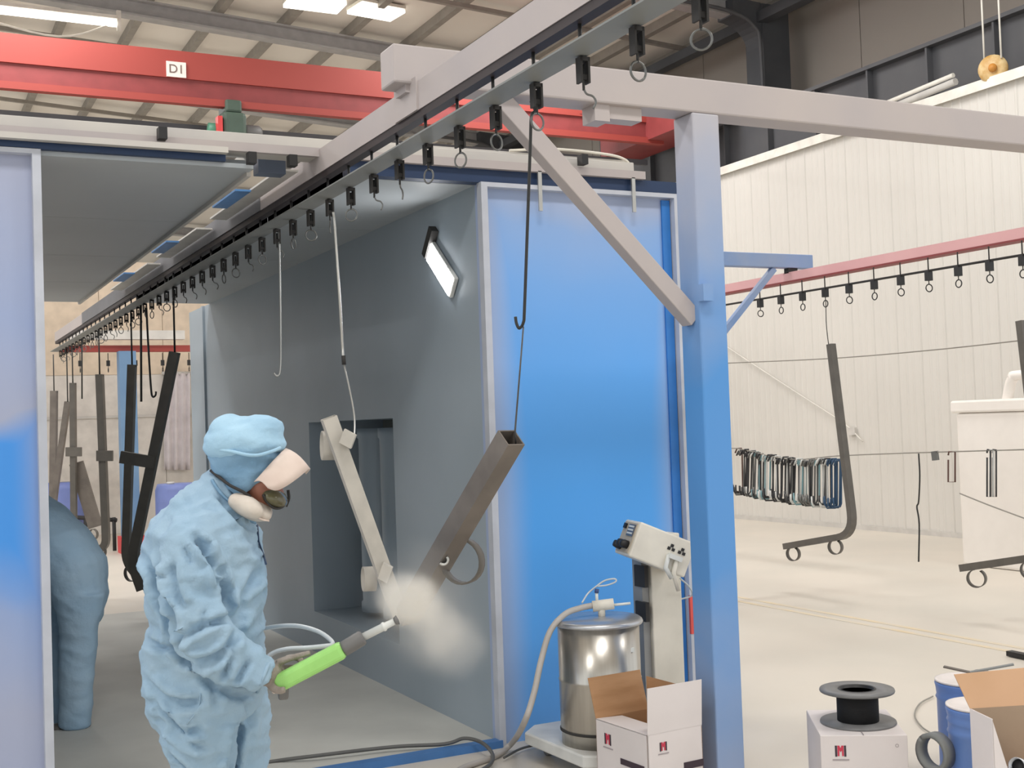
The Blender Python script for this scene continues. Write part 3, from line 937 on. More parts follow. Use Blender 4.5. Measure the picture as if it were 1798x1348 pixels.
l_frame((307, 618), (232, 985), (250, 1035), .066, 'dark tube frame hanging aslant at the booth exit, behind the worker', cross=((212, 802), (272, 812), .085), wire_lab='dark wire above the slanted tube frame')
l_frame((232, 640), (221, 985), (262, 1035), .064, 'dark upright tube frame crossing the slanted one behind the worker', rings=[(231, 1006, .07)], wire_lab='dark wire above the upright frame that crosses the slanted one')
l_frame((175, 657), (187, 962), (150, 972), .066, 'dark upright tube frame right of the farthest ones at the exit', rings=[(176, 968, .066)], cross=((170, 800), (198, 800), .10), wire_lab='dark wire above the upright frame left of the far blue post')
l_frame((128, 672), (130, 945), (112, 975), .06, 'greyish tube frame with wide slanting plate, far at the booth exit', rings=[(164, 938, .06)], cross=((116, 793), (143, 793), .10), wire_lab='dark wire above the frame with the slanting plate', plate=((134, 812), (168, 925)))
l_frame((95, 686), (93, 900), (105, 930), .075, 'leftmost brownish tube frame at the edge of the blue panel', m='tube_steel', wire_lab='thin dark wire above the leftmost tube frame')
l_frame((119, 705), (97, 860), (92, 905), .06, 'thin slanting tube frame beside the leftmost one', m='tube_steel', wire_lab='thin dark wire above the thin slanting frame')
drop(248, 560, 'straight dark rod between the two crossing frames', 705, .009)
drop(144, 610, 'thin dark rod left of the far blue post', 700, .008)
SQ = s_line(260, 600)
wire('hook_rod', [at(257, 540, S=SQ), at(260, 600, S=SQ), at(265, 680, S=SQ), at(268, 696, S=SQ), at(273, 694, S=SQ), at(274, 687, S=SQ)], .008, 'wire_dark', 'dark hook rod with curled end near the slanted frame')

# frames on the red conveyor
A, Bq, E = at(1459, 604, X=XRD), at(1500, 938, X=XRD), at(1379, 959, X=XRD)
t = thing('tube_workpiece', Bq, 'dark bent tube frame with two rings hanging from the red rail', 'steel frame', 'tube frames on the red rail')
put('long_tube', MB().sweep(bent(A, Bq, E, .18), .058, .052, side=(1, 0, 0), hollow=.004), 'tube_dark', t)
ring_on(at(1393, 972, X=XRD), (1, .35, 0), (0, 0, 1), R=.062, w=.045, parent=t, a0=.5, a1=2 * math.pi - .1)
ring_on(at(1467, 960, X=XRD), (1, .35, 0), (0, 0, 1), R=.062, w=.045, parent=t, a0=.5, a1=2 * math.pi - .1)
A, Bq, E = at(1793, 563, X=XRD), at(1842, 975, X=XRD), at(1689, 997, X=XRD)
t = thing('tube_workpiece', Bq, 'dark tube frame cut off by the right edge, its arm before the white machine', 'steel frame', 'tube frames on the red rail')
put('long_tube', MB().sweep(bent(A, Bq, E, .18), .058, .052, side=(1, 0, 0), hollow=.004), 'tube_dark', t)
ring_on(at(1715, 1015, X=XRD), (1, .5, 0), (0, 0, 1), R=.066, w=.06, parent=t, a0=.5, a1=2 * math.pi - .1)
ring_on(at(1810, 1000, X=XRD), (1, .5, 0), (0, 0, 1), R=.066, w=.06, parent=t)
wire('hanging_wire', [at(1450, 528, X=XRD), at(1451, 570, X=XRD), at(1455, 606, X=XRD)], .004, 'wire_dark', 'thin wire between the red rail pendant and its bent frame', 'wire')

# ropes and spare hooks in front of the white wall
XH = 8.3
def rope(p, lab, m='rope', r=.006):
    return tag(put('rope', MB().tube(smooth_path(p, 6), r, 5), m), lab, 'rope', 'ropes in front of the white wall')
rope([Vector((11.33, 15.6, at(1240, 640, X=XH).z + .05)), at(1240, 640, X=XH), at(1285, 637, X=XH), at(1460, 629, X=XH), at(1640, 614, X=XH), at(1840, 592, X=XH), at(1990, 574, X=XH), Vector((11.33, 4.2 + 1.5, at(1840, 592, X=XH).z))], 'taut grey rope high across the white panelled wall')
rope([Vector((11.33, 15.2, at(1240, 790, X=XH).z + .05)), at(1240, 790, X=XH), at(1292, 787, X=XH), at(1385, 806, X=XH), at(1474, 800, X=XH), at(1600, 795, X=XH), at(1840, 788, X=XH), at(1990, 784, X=XH), Vector((11.33, 5.7, at(1840, 788, X=XH).z))], 'sagging grey rope carrying the row of spare wire hooks')
rope([at(1236, 580, X=11.3), at(1290, 618, X=11.3), at(1400, 690, X=11.3), at(1480, 742, X=11.3), at(1515, 775, X=11.3)], 'thin pale cord slanting down towards the bent frame', 'rope_white', .009)
rope([at(1685, 866, X=8.0), at(1740, 888, X=8.0), at(1840, 925, X=8.0)], 'thin cord slanting across the white machine')
tag(put('cord_clip', MB().obox(at(1497, 757, X=11.31), (.0, .06, .0), (.02, 0, 0), (0, 0, .05)), 'machine_grey'), 'small grey clip at the end of the slanting cord', 'clip')
hm = ['hook_dark', 'wire_steel', 'hook_white', 'hook_dark', 'hook_teal', 'wire_steel', 'hook_dark', 'hook_white']
NH = 66
for i in range(NH):
    f = i / (NH - 1)
    px_ = 1294 + f * (1470 - 1294)
    yt = 788 + 20 * math.sin(min(f * 1.15, 1) * math.pi * .62) + rng.uniform(-3, 3)
    yb = 862 + 28 * f ** .7 + rng.uniform(-3, 4)
    T, Bt = at(px_, yt, X=XH + rng.uniform(-.02, .02)), at(px_ + rng.uniform(-2, 2), yb, X=XH)
    wd = rng.uniform(.035, .065)
    d = Vector((rng.uniform(.5, 1), -rng.uniform(.25, .55), 0)).normalized() * wd
    if f > .9: m = 'hook_blue'
    elif i == 0: m = 'hook_rust'
    else: m = hm[rng.randrange(len(hm))]
    path = [T - d * .4 + Vector((0, 0, -.05)), T, T + d * .9, T + d + Vector((0, 0, -.03)), Bt + d + Vector((0, 0, .03)), Bt + d * .7, Bt - d * .7, Bt - d + Vector((0, 0, .03)), Bt - d + Vector((0, 0, .09))]
    o = put('wire_hook', MB().tube(path, .0095, 5), m)
    lab = {'hook_dark': 'dark', 'wire_steel': 'grey', 'hook_white': 'white', 'hook_teal': 'pale teal', 'hook_blue': 'navy blue', 'hook_rust': 'rusty'}[m] + ' wire hook in the packed row hanging on the sagging rope'
    if i == NH - 1: lab = 'rightmost blue wire hook of the packed row on the rope'
    if i == 0: lab = 'rusty leftmost wire hook of the packed row on the rope'
    tag(o, lab, 'hook', 'spare hooks packed on the rope')
# stray hooks further right on the same rope
def loop_hook(cx_, y0, y1, wpx, m, lab):
    p = [at(cx_ - wpx, y0 + 6, X=XH), at(cx_ - wpx + 1, y0, X=XH), at(cx_ + wpx, y0, X=XH), at(cx_ + wpx, y1, X=XH), at(cx_ - wpx, y1, X=XH), at(cx_ - wpx, y0 + 14, X=XH)]
    return tag(put('wire_hook', MB().tube(p, .008, 5), m), lab, 'hook', 'stray hooks on the rope')
wire('wire_hook', [at(1613, 796, X=XH), at(1615, 835, X=XH), at(1613, 880, X=XH), at(1610, 890, X=XH), at(1614, 920, X=XH), at(1613, 986, X=XH)], .008, 'wire_dark', 'long bent dark wire dangling alone from the rope', 'hook', 'stray hooks on the rope')
tag(put('wire_hook', MB().bar(at(1641, 792, X=XH), at(1643, 808, X=XH), .03, .06), 'wire_steel'), 'short grey clip on the rope left of the white machine', 'clip', 'stray hooks on the rope')
loop_hook(1671, 793, 846, 6, 'hook_rust', 'brownish rectangular wire loop beside the white machine')
for k, (c, m, lab) in enumerate(((1736, 'hook_dark', 'dark wire hook, left one of the trio before the white machine'), (1741, 'hook_white', 'pale wire hook, middle one of the trio before the white machine'), (1746, 'hook_dark', 'dark wire hook, right one of the trio before the white machine'))):
    loop_hook(c, 789, 872, 3, m, lab)

# white machine by the wall
mc = thing('white_machine', (9.3, 8.2, 0), 'white boxy machine with lid and handle standing by the panelled wall', 'machine')
Pb = at(1690, 992, Z=0)
mx, my = Pb.x, Pb.y
put('body', MB().box(mx, mx + .9, my - 1.9, my, 0.0, 1.50), 'machine_white', mc, bevel=.03)
put('lid', MB().box(mx - .03, mx + .93, my - 1.95, my + .04, 1.50, 1.62), 'machine_white', mc, bevel=.02)
put('handle', MB().tube(smooth_path([(mx + .1, my - .55, 1.6), (mx + .1, my - .62, 1.80), (mx + .1, my - .75, 1.84), (mx + .1, my - 1.7, 1.84)], 6), .05, 8), 'machine_white', mc)
put('window', MB().box(mx + .1, mx + .13, my - 1.7, my - .82, 1.62, 1.78), 'machine_grey', mc)
# fittings on top of the partition
lf = thing('tube_pair', at(1620, 160, X=11.36), 'pair of pale tubes sticking up beyond the top of the partition', 'pipe')
put('tube', MB().tube([at(1500, 204, X=11.36), at(1674, 132, X=11.36)], .03, 8), 'trim_white', lf)
put('tube', MB().tube([at(1515, 210, X=11.36), at(1678, 143, X=11.36)], .045, 8), 'machine_grey', lf)
bc = thing('round_disc', at(1744, 143, X=11.4), 'round yellowish disc with orange hub on the top edge of the white partition', 'disc')
c0 = at(1744, 122, X=11.35)
put('dish', MB().lathe([(0, -.02), (.13, -.02), (.165, .02), (.16, .05), (.10, .075), (0, .08)], c0, 24, (-.8, -.6, 0)), 'beacon_yellow', bc)
put('hub', MB().lathe([(0, .07), (.05, .07), (.045, .11), (0, .12)], c0, 14, (-.8, -.6, 0)), mat('beacon_orange', (206, 140, 60), .5), bc)
put('suspension', MB().tube([c0 + Vector((0, -.12, .1)), c0 + Vector((0, -.12, 1.6))], .012, 6).tube([c0 + Vector((0, .12, .1)), c0 + Vector((0, .12, 1.6))], .012, 6), 'trim_white', bc)

# ================================================================== POWDER FEED UNIT
HC = Vector((2.80, 4.77, 0)); HR = .183
SH = 5.53
zb, zt = .125, at(1062, 1079, S=SH).z
ca = thing('feed_trolley', (2.85, 4.85, 0), 'low white trolley on castors under the stainless powder hopper', 'trolley')
oc = [(2.60, 4.60), (2.70, 4.53), (3.16, 4.53), (3.26, 4.62), (3.26, 5.12), (3.16, 5.2), (2.68, 5.2), (2.58, 5.1)]
m = MB()
n = len(oc)
m.add([(x, y, .07) for x, y in oc] + [(x, y, .125) for x, y in oc], [tuple(range(n - 1, -1, -1)), tuple(range(n, 2 * n))] + [(i, (i + 1) % n, (i + 1) % n + n, i + n) for i in range(n)])
put('deck', m, 'cart_white', ca, bevel=.008)
for (x, y) in ((2.70, 4.62), (3.14, 4.62), (2.70, 5.1), (3.14, 5.1)):
    c = put('castor', MB().lathe([(0, -.014), (.028, -.014), (.032, -.008), (.032, .008), (.028, .014), (0, .014)], (x, y, .032), 16, (1, 0, 0)), 'gun_grey', ca)
    put('fork', MB().box(x - .02, x + .02, y - .015, y + .015, .05, .07), 'wire_bright', c)
hp = thing('powder_hopper', HC + Vector((0, 0, zb)), 'stainless steel powder hopper drum beside the blue booth panel', 'hopper')
put('drum', MB().lathe([(0, zb), (HR - .004, zb), (HR - .004, zb + .06), (HR, zb + .065), (HR, zb + .5 * (zt - zb)), (HR + .003, zb + .5 * (zt - zb) + .006), (HR, zb + .5 * (zt - zb) + .012), (HR, zt - .03), (0, zt - .03)], HC, 48), 'stainless', hp)
put('base_band', MB().lathe([(HR - .003, zb + .055), (HR + .003, zb + .058), (HR + .003, zb + .066), (HR - .003, zb + .069)], HC, 48), 'black_matte', hp)
put('lid', MB().lathe([(0, zt - .03), (HR + .014, zt - .03), (HR + .018, zt - .022), (HR + .014, zt - .012), (HR + .004, zt - .004), (.06, zt), (0, zt)], HC, 48), 'stainless_lid', hp)
lp = at(1087, 1120, S=SH - .19)
put('latch', MB().bar(lp, lp + Vector((0, 0, -.10)), .012, .02), 'wire_bright', hp)
put('latch', MB().bar(at(1062, 1143, S=SH - .20), at(1075, 1143, S=SH - .20), .012, .018), 'gun_white', hp)
put('latch', MB().bar(at(1083, 1143, S=SH - .19), at(1112, 1140, S=SH - .16), .014, .02), 'gun_white', hp)
put('badge', MB().obox(at(1065, 1118, S=SH - .184), RT * .018, UP * .05, fwd * .004), mat('badge_grey', (168, 156, 148), .5), hp)
ic = at(1056, 1062, S=SH - .03)
inj = put('injector', MB().tube([ic - RT * .04 - UP * .006, ic + RT * .055 + UP * .006], .025, 14), 'unit_ivory', hp)
put('injector_foot', MB().tube([ic - Vector((0, 0, .05)), ic], .016, 10), 'unit_ivory', inj)
put('nozzle_stub', MB().tube([ic + RT * .05, ic + RT * .13 + UP * .008], .006, 8), 'gun_white', inj)
put('vent_pipe', MB().tube([ic - RT * .02 + UP * .01, ic - RT * .022 + UP * .06], .007, 8), 'gun_white', inj)
put('vent_tip', MB().tube([ic - RT * .022 + UP * .055, ic - RT * .02 + UP * .072], .010, 8), mat('plug_blue', (60, 80, 130), .5), inj)
tag(put('air_line', MB().tube(smooth_path([at(1022, 1058, S=SH - .05), at(1032, 1042, S=SH), at(1046, 1030, S=SH), at(1062, 1019, S=SH), at(1079, 1016, S=SH), at(1081, 1021, S=SH), at(1066, 1027, S=SH), at(1049, 1029, S=SH)], 6), .004, 6), 'hose_clear'), 'thin clear air line looping over the hopper lid', 'hose')
# control unit on its column
cu = thing('control_unit', at(1160, 1180, S=5.86), 'ivory spray control box with sockets tilted on a white column', 'control unit')
cc = at(1163, 1100, S=5.86)
put('column', MB().box(cc.x - .085, cc.x + .085, cc.y - .05, cc.y + .05, .125, 1.0), 'unit_ivory', cu, bevel=.006)
put('column_plate', MB().box(cc.x - .125, cc.x - .088, cc.y - .03, cc.y + .05, .125, 1.02), 'column_grey', cu)
put('clip', MB().box(cc.x - .135, cc.x - .115, cc.y - .07, cc.y + .02, .76, .86), 'black_matte', cu)
put('clip', MB().box(cc.x - .135, cc.x - .115, cc.y - .07, cc.y + .02, .60, .69), 'black_matte', cu)
e1 = (RT * .90 - UP * .375 + fwd * .22).normalized()
e2 = (UP * .94 - RT * .34 - fwd * .05); e2 = (e2 - e1 * e2.dot(e1)).normalized()
e3 = e1.cross(e2).normalized()
if e3.dot(fwd) > 0: e3 = -e3                  # towards the camera
bc_ = at(1150, 962, S=5.70)
hl, hh, hw = .145, .083, .10
put('case', MB().obox(bc_, e1 * hl, e2 * hh, e3 * hw), 'unit_ivory', cu, bevel=.008)
fc = bc_ - e1 * (hl + .002)
pn = put('face_plate', MB().obox(fc, e1 * .003, e2 * (hh - .012), e3 * (hw - .018)), 'unit_panel', cu)
put('display', MB().obox(fc - e1 * .003 + e2 * .035 + e3 * .03, e1 * .004, e2 * .028, e3 * .04), mat('display_grey', (96, 98, 104), .3), pn)
for k in range(3):
    put('gauge_label', MB().obox(fc - e1 * .008 + e2 * (.052 - k * .016) + e3 * .03, e1 * .002, e2 * .004, e3 * .03), 'gun_white', pn)
put('switch', MB().obox(fc - e1 * .006 + e2 * .05 - e3 * .05, e1 * .008, e2 * .012, e3 * .012), 'black', pn)
for (u_, v_) in ((-.035, .05), (-.035, .01), (-.045, -.03)):
    kc = fc + e2 * u_ + e3 * v_
    put('knob', MB().lathe([(0, 0), (.019, 0), (.019, .025), (.015, .04), (0, .042)], kc, 14, -e1), 'black', pn)
for k in range(2):
    s = bc_ + e3 * (hw + .001) + e1 * (.035 + k * .055) + e2 * (.022 - k * .0)
    so = put('socket', MB().obox(s + e2 * .012, e1 * .007, e2 * .007, e3 * .003), 'black', cu)
    put('socket_hole', MB().obox(s - e2 * .004 - e1 * .011, e1 * .007, e2 * .007, e3 * .003), 'black', so)
    put('socket_hole', MB().obox(s - e2 * .004 + e1 * .011, e1 * .007, e2 * .007, e3 * .003), 'black', so)
s0 = bc_ + e3 * (hw + .012)
put('connector', MB().bar(s0 + e1 * .03 - e2 * .012, s0 + e1 * .095 - e2 * .012, .03, .022), 'gun_white', cu)
put('connector_pipe', MB().tube([s0 + e1 * .03 - e2 * .01, s0 + e1 * .035 - e2 * .07, s0 + e1 * .035 - Vector((0, 0, .115))], .011, 8), 'gun_white', cu)
put('connector_pipe', MB().tube([s0 + e1 * .075 - e2 * .02, s0 + e1 * .08 - e2 * .08, s0 + e1 * .07 - Vector((0, 0, .16))], .011, 8), 'unit_ivory', cu)
tag(put('air_line', MB().tube(smooth_path([at(1194, 1015, S=5.8), at(1210, 1030, S=5.85), at(1215, 1045, S=5.9), at(1195, 1052, S=5.9), at(1180, 1060, S=5.9), at(1190, 1100, S=5.9), at(1182, 1140, S=5.9), at(1195, 1170, S=5.9)], 6), .004, 6), 'hose_clear'), 'thin clear line curling behind the control column', 'hose')
# hoses and cables
tag(put('powder_hose', MB().tube(smooth_path([ic - RT * .03, at(1020, 1067, S=SH - .06), at(992, 1078, S=SH - .1), at(966, 1108, S=SH - .15), at(950, 1160, S=SH - .2), at(938, 1215, S=SH - .25), at(922, 1265, S=SH - .3), at(900, 1303, Z=.05), at(868, 1328, Z=.015), at(815, 1347, Z=.015), at(760, 1375, Z=.015), at(600, 1420, Z=.015)], 8), .0135, 10), 'hose_grey'), 'thick grey powder hose dropping from the hopper to the floor', 'hose')
tag(put('gun_cable', MB().tube(smooth_path([at(350, 1362, Z=.03), at(470, 1338, Z=.025), at(560, 1326, Z=.045), at(690, 1311, Z=.045), at(780, 1306, Z=.045), at(815, 1296, Z=.07), at(845, 1303, Z=.06), at(864, 1322, Z=.04), at(862, 1340, Z=.02), at(840, 1355, Z=.015)], 8), .009, 8), 'cable_dark'), 'dark cable lying along the booth sill with a curl', 'cable')
tag(put('floor_cable', MB().tube(smooth_path([at(885, 1330, Z=.02), at(915, 1314, Z=.02), at(950, 1306, Z=.02), at(985, 1301, Z=.09), at(1000, 1299, Z=.13)], 6), .006, 8), 'cable_dark'), 'thin dark cable along the foot of the blue panel to the trolley', 'cable')

# ================================================================== CARTONS, SPOOL, DRUMS
def logo(parent, o, ex, ey, nrm, s):
    """the printed M mark: dark legs, red middle, thin caption line"""
    o, ex, ey, nrm = Vector(o), Vector(ex).normalized(), Vector(ey).normalized(), Vector(nrm).normalized()
    q = o + nrm * .0012
    def poly(name, pts, m):
        n = len(pts)
        mb = MB().add([q + ex * a * s + ey * b * s + nrm * .0006 for a, b in pts] + [q + ex * a * s + ey * b * s - nrm * .0006 for a, b in pts],
                      [tuple(range(n)), tuple(range(2 * n - 1, n - 1, -1))] + [(i, i + n, (i + 1) % n + n, (i + 1) % n) for i in range(n)])
        return put(name, mb, m, parent)
    lg = poly('logo', [(-.5, -.5), (-.32, -.5), (-.32, .5), (-.5, .5)], 'logo_dark')
    poly('logo', [(.32, -.5), (.5, -.5), (.5, .5), (.32, .5)], 'logo_dark')
    poly('logo', [(-.28, -.45), (-.12, -.45), (-.12, .1), (0, -.1), (.12, .1), (.12, -.45), (.28, -.45), (.28, .5), (.1, .5), (0, .25), (-.1, .5), (-.28, .5)], 'logo_red')
    poly('caption', [(-.75, -.86), (.75, -.86), (.75, -.74), (-.75, -.74)], 'print_grey')


CZ = .30
c0, cl, crr = at(1137, 1291, Z=CZ), at(1040, 1262, Z=CZ), at(1232, 1272, Z=CZ)
for p in (c0, cl, crr): p.z = 0
ux, uy = (crr - c0), (cl - c0)
uy = uy - ux * (uy.dot(ux) / ux.dot(ux))
W_, D_ = ux.length, uy.length
ux.normalize(); uy.normalize()
ct = thing('open_carton', c0 + (ux * W_ + uy * D_) / 2, 'open white carton with brown inside, flaps raised, left of the blue post', 'carton')
uz = Vector((0, 0, 1)); th = .003
def wallq(name, p, d, L, nrm, z0, z1, m, parent=ct, lean=0.0):
    """upright carton sheet from p along d; lean tips its top outwards along nrm"""
    p, d, nrm = Vector(p), Vector(d), Vector(nrm)
    a = [p + uz * z0, p + d * L + uz * z0, p + d * L + uz * z1 + nrm * lean, p + uz * z1 + nrm * lean]
    o = [v - nrm * th for v in a]
    return put(name, MB().add(a + o, [(0, 1, 2, 3), (7, 6, 5, 4), (0, 4, 5, 1), (1, 5, 6, 2), (2, 6, 7, 3), (3, 7, 4, 0)]), m, parent)
fr_ = wallq('side', c0, ux, W_, -uy, .001, CZ, 'carton_white')
wallq('side_lining', c0 + uy * .0035, ux, W_, -uy, .002, CZ, 'carton_brown', fr_)
lf_ = wallq('side', c0, uy, D_, -ux, .001, CZ, 'carton_white')
wallq('side', c0 + uy * D_, ux, W_, uy, .001, CZ, 'carton_brown')
wallq('side', c0 + ux * W_, uy, D_, ux, .001, CZ, 'carton_brown')
put('bottom', MB().obox(c0 + (ux * W_ + uy * D_) / 2 + uz * .003, ux * W_ / 2, uy * D_ / 2, uz * .002), 'carton_brown', ct)
wallq('flap', c0 + uz * 0 - uy * .001, ux, W_, -uy, CZ, CZ + .185, 'carton_white', lean=.01)                                   # raised front flap
wallq('flap', c0 + uy * D_, ux, W_ * 1.0, uy, CZ, CZ + .16, 'carton_brown', lean=.05)                       # raised back flap
wallq('flap', c0 + ux * W_, uy, D_, ux, CZ, CZ + .14, 'carton_brown', lean=.0)
fl = [c0 + uz * CZ - ux * .0, c0 + uy * D_ + uz * CZ, c0 + uy * (D_ - .05) + ux * .16 + uz * (CZ - .0), c0 + uy * .01 + ux * .17 + uz * (CZ - .02)]
fl = [c0 + uz * CZ, c0 + uy * D_ + uz * CZ, c0 + uy * (D_ - .01) + ux * .13 + uz * (CZ - .005), c0 + uy * .012 + ux * .13 + uz * (CZ - .005)]
put('flap', MB().add(fl + [v - uz * .004 for v in fl], [(0, 1, 2, 3), (7, 6, 5, 4), (0, 4, 5, 1), (1, 5, 6, 2), (2, 6, 7, 3), (3, 7, 4, 0)]), 'carton_white', ct)   # flap folded flat
logo(fr_, c0 + ux * .075 + uz * (CZ - .055), ux, uz, -uy, .035)
logo(lf_, c0 + uy * (D_ - .085) + uz * (CZ - .07), -uy, uz, -ux, .045)
put('print_band', MB().obox(c0 + ux * W_ * .82 - uy * .0015 + uz * .150, ux * .05, uy * .001, uz * .014), 'logo_dark', fr_)
put('print_band', MB().obox(c0 + uy * D_ * .3 - ux * .0015 + uz * .160, ux * .001, uy * .08, uz * .012), 'logo_dark', lf_)

# closed carton with the wire spool
SZ = .30
a, b, c = at(1440, 1291, Z=SZ), at(1593, 1290, Z=SZ), at(1420, 1246, Z=SZ)
for p in (a, b, c): p.z = 0
vx, vy = b - a, c - a
vy = vy - vx * (vy.dot(vx) / vx.dot(vx))
SW, SD = vx.length, vy.length
vx.normalize(); vy.normalize()
sc = thing('closed_carton', a + (vx * SW + vy * SD) / 2, 'closed white carton carrying the black wire spool', 'carton')
body = put('box', MB().obox(a + (vx * SW + vy * SD) / 2 + uz * SZ / 2, vx * SW / 2, vy * SD / 2, uz * SZ / 2), 'carton_white', sc, bevel=.003)
put('lid_seam', MB().obox(a + (vx * SW / 2 + vy * SD / 2) + uz * (SZ + .001), vx * .002, vy * SD / 2, uz * .001), 'print_grey', body)
logo(body, a + vx * .075 + uz * (SZ - .06), vx, uz, -vy, .042)
put('stamp', MB().ring(a + vx * (SW - .04) + uz * (SZ - .04) - vy * .001, vy, .006, .0008, 12, 4), 'print_grey', body)
spc = at(1507, 1268, Z=SZ); spc = Vector((spc.x, spc.y, SZ))
sp = thing('wire_spool', spc, 'black and grey wire spool standing on a white carton', 'spool')
put('bottom_flange', MB().lathe([(0, 0), (.148, 0), (.15, .004), (.148, .010), (0, .010)], spc, 40), 'spool_grey', sp)
put('winding', MB().lathe([(0, .010), (.082, .010), (.082, .125), (0, .125)], spc, 40), 'spool_black', sp)
put('top_flange', MB().lathe([(.072, .125), (.146, .125), (.148, .130), (.146, .136), (.072, .136), (.070, .128), (.072, .125)], spc, 40), 'spool_grey', sp)
put('hub', MB().lathe([(0, .09), (.068, .09), (.068, .137), (.074, .138), (.074, .125)], spc, 32), 'black', sp)

# blue drums and the box at the right edge
def drum(c, R, z1, lab, loops):
    t = thing('paint_drum', (c.x, c.y, 0), lab, 'drum', 'blue drums at the right edge')
    cv = Vector((c.x, c.y, 0))
    prof = [(0, .002), (R, .002), (R, .03), (R - .004, .04)]
    for zz in loops:
        prof += [(R - .003, zz - .010), (R + .002, zz), (R - .003, zz + .010)]
    prof += [(R, z1 - .03), (R + .004, z1 - .012), (R + .002, z1 - .006), (0, z1 - .006)]
    put('body', MB().lathe(prof, cv, 40), 'drum_blue', t)
    put('lid', MB().lathe([(0, z1 - .006), (R - .004, z1 - .006), (R + .003, z1 - .002), (R + .003, z1 + .004), (R - .006, z1 + .003), (R - .012, z1 - .002), (0, z1 - .001)], cv, 40), 'drum_lid', t)
    return t, cv


e = at(1658, 1240, Z=.40)
dc = e + RT * .15; dc.z = 0
d1, dcv = drum(dc, .135, .40, 'blue paint drum with pale lid, front one by the right carton', (.30, .345))
put('lid_handle', MB().band(dcv + Vector((.03, -.03, .402)), (0, 0, 1), .045, .004, .008), 'hook_rust', d1)
e2_ = at(1644, 1200, Z=.40)
dc2 = e2_ + RT * .16 + fwd * .05; dc2.z = 0
d2, _ = drum(dc2, .14, .40, 'blue paint drum behind the front one at the right edge', (.33,))
put('lid_cover', MB().loft([(Vector((dc2.x + .05, dc2.y - .02, .405)), RT * .07, fwd * .06), (Vector((dc2.x + .05, dc2.y - .02, .425)), RT * .055, fwd * .045), (Vector((dc2.x + .05, dc2.y - .02, .435)), RT * .03, fwd * .03)], 16), 'gun_grey', d2)
KH = .47
k0 = at(1742, 1262, Z=KH); k0 = Vector((k0.x, k0.y, 0))
kx = (RT * .96 + fwd * .1); kx.z = 0; kx.normalize(); ky = uz.cross(kx); 
if ky.dot(fwd) < 0: ky = -ky
rb = thing('parts_carton', k0 + kx * .2 + ky * .02, 'open carton with tan flap and metal cups at the right edge', 'carton')
put('front', MB().add([k0, k0 + kx * .05, k0 + kx * .05 + uz * .29, k0 + uz * KH, k0 - ky * -.004, k0 + kx * .05 + ky * .004, k0 + kx * .05 + uz * .29 + ky * .004, k0 + uz * KH + ky * .004],
                    [(0, 1, 2, 3), (7, 6, 5, 4), (0, 4, 5, 1), (1, 5, 6, 2), (2, 6, 7, 3), (3, 7, 4, 0)]), 'carton_white', rb)
put('front', MB().obox(k0 + kx * .22 + uz * .118, kx * .18, ky * .002, uz * .118), 'carton_white', rb)
put('back', MB().obox(k0 + kx * .2 + ky * .16 + uz * KH / 2, kx * .2, ky * .002, uz * KH / 2), mat('carton_inner', (168, 146, 124), .85), rb)
put('side', MB().obox(k0 + ky * .08 + uz * KH / 2, kx * .002, ky * .08, uz * KH / 2), 'carton_white', rb)
put('side', MB().obox(k0 + kx * .4 + ky * .08 + uz * KH / 2, kx * .002, ky * .08, uz * KH / 2), 'carton_white', rb)
put('flap', MB().add([k0 + ky * .16 + uz * KH, k0 + kx * .4 + ky * .16 + uz * KH, k0 + kx * .4 + ky * .2 + uz * .60, k0 - kx * .035 + ky * .2 + uz * .585,
                      k0 + ky * .165 + uz * KH, k0 + kx * .4 + ky * .165 + uz * KH, k0 + kx * .4 + ky * .205 + uz * .60, k0 - kx * .035 + ky * .205 + uz * .585],
                     [(0, 1, 2, 3), (7, 6, 5, 4), (0, 4, 5, 1), (1, 5, 6, 2), (2, 6, 7, 3), (3, 7, 4, 0)]), mat('flap_tan', (206, 166, 132), .85, var=(196, 156, 120), scale=3), rb)
put('bottom', MB().obox(k0 + kx * .2 + ky * .08 + uz * .004, kx * .2, ky * .08, uz * .003), 'carton_white', rb)
for k, (dx, zz) in enumerate(((.06, .255), (.14, .245), (.10, .285))):
    c = k0 + kx * (dx + .02) + ky * .05 + uz * zz
    t = thing('metal_cup', c, ['small shiny metal cup low in the right-edge carton', 'small shiny metal cup at the frame edge in the carton', 'small shiny metal cup lying on top of the others'][k], 'cup', 'metal cups in the right carton')
    put('shell', MB().lathe([(.026, 0), (.03, .003), (.03, .035), (.026, .035), (.025, .006), (.001, .006)], c, 20, (-kx * .6 - fwd * .6 + uz * .3)), 'stainless_lid', t)
    put('bore', MB().lathe([(0, .007), (.024, .007), (.024, .012), (0, .012)], c, 16, (-kx * .6 - fwd * .6 + uz * .3)), 'black', t)
put('filling', MB().obox(k0 + kx * .2 + ky * .08 + uz * .12, kx * .195, ky * .075, uz * .11), 'carton_brown', rb)
sk = at(1690, 1172, S=5.6)
put('flap_edge', MB().bar(at(1657, 1170, S=5.0), at(1703, 1180, S=4.95), .025, .006), 'tube_steel', rb)
put('flap_edge', MB().bar(at(1703, 1180, S=4.95), at(1780, 1166, S=4.9), .025, .006), 'pan_grey', rb)
tag(put('pipe_ring', MB().band(at(1642, 1320, S=4.75), RT * .8 + fwd * .5, .075, .05, .018), 'pan_grey'), 'grey pipe ring standing behind the blue drums', 'ring')
tag(put('floor_wire', MB().tube(smooth_path([at(1638, 1222, Z=.01), at(1615, 1235, Z=.01), at(1606, 1255, Z=.01), at(1618, 1275, Z=.01), at(1640, 1290, Z=.01)], 6), .004, 6), 'rope'), 'thin pale wire loop on the floor left of the drums', 'wire')
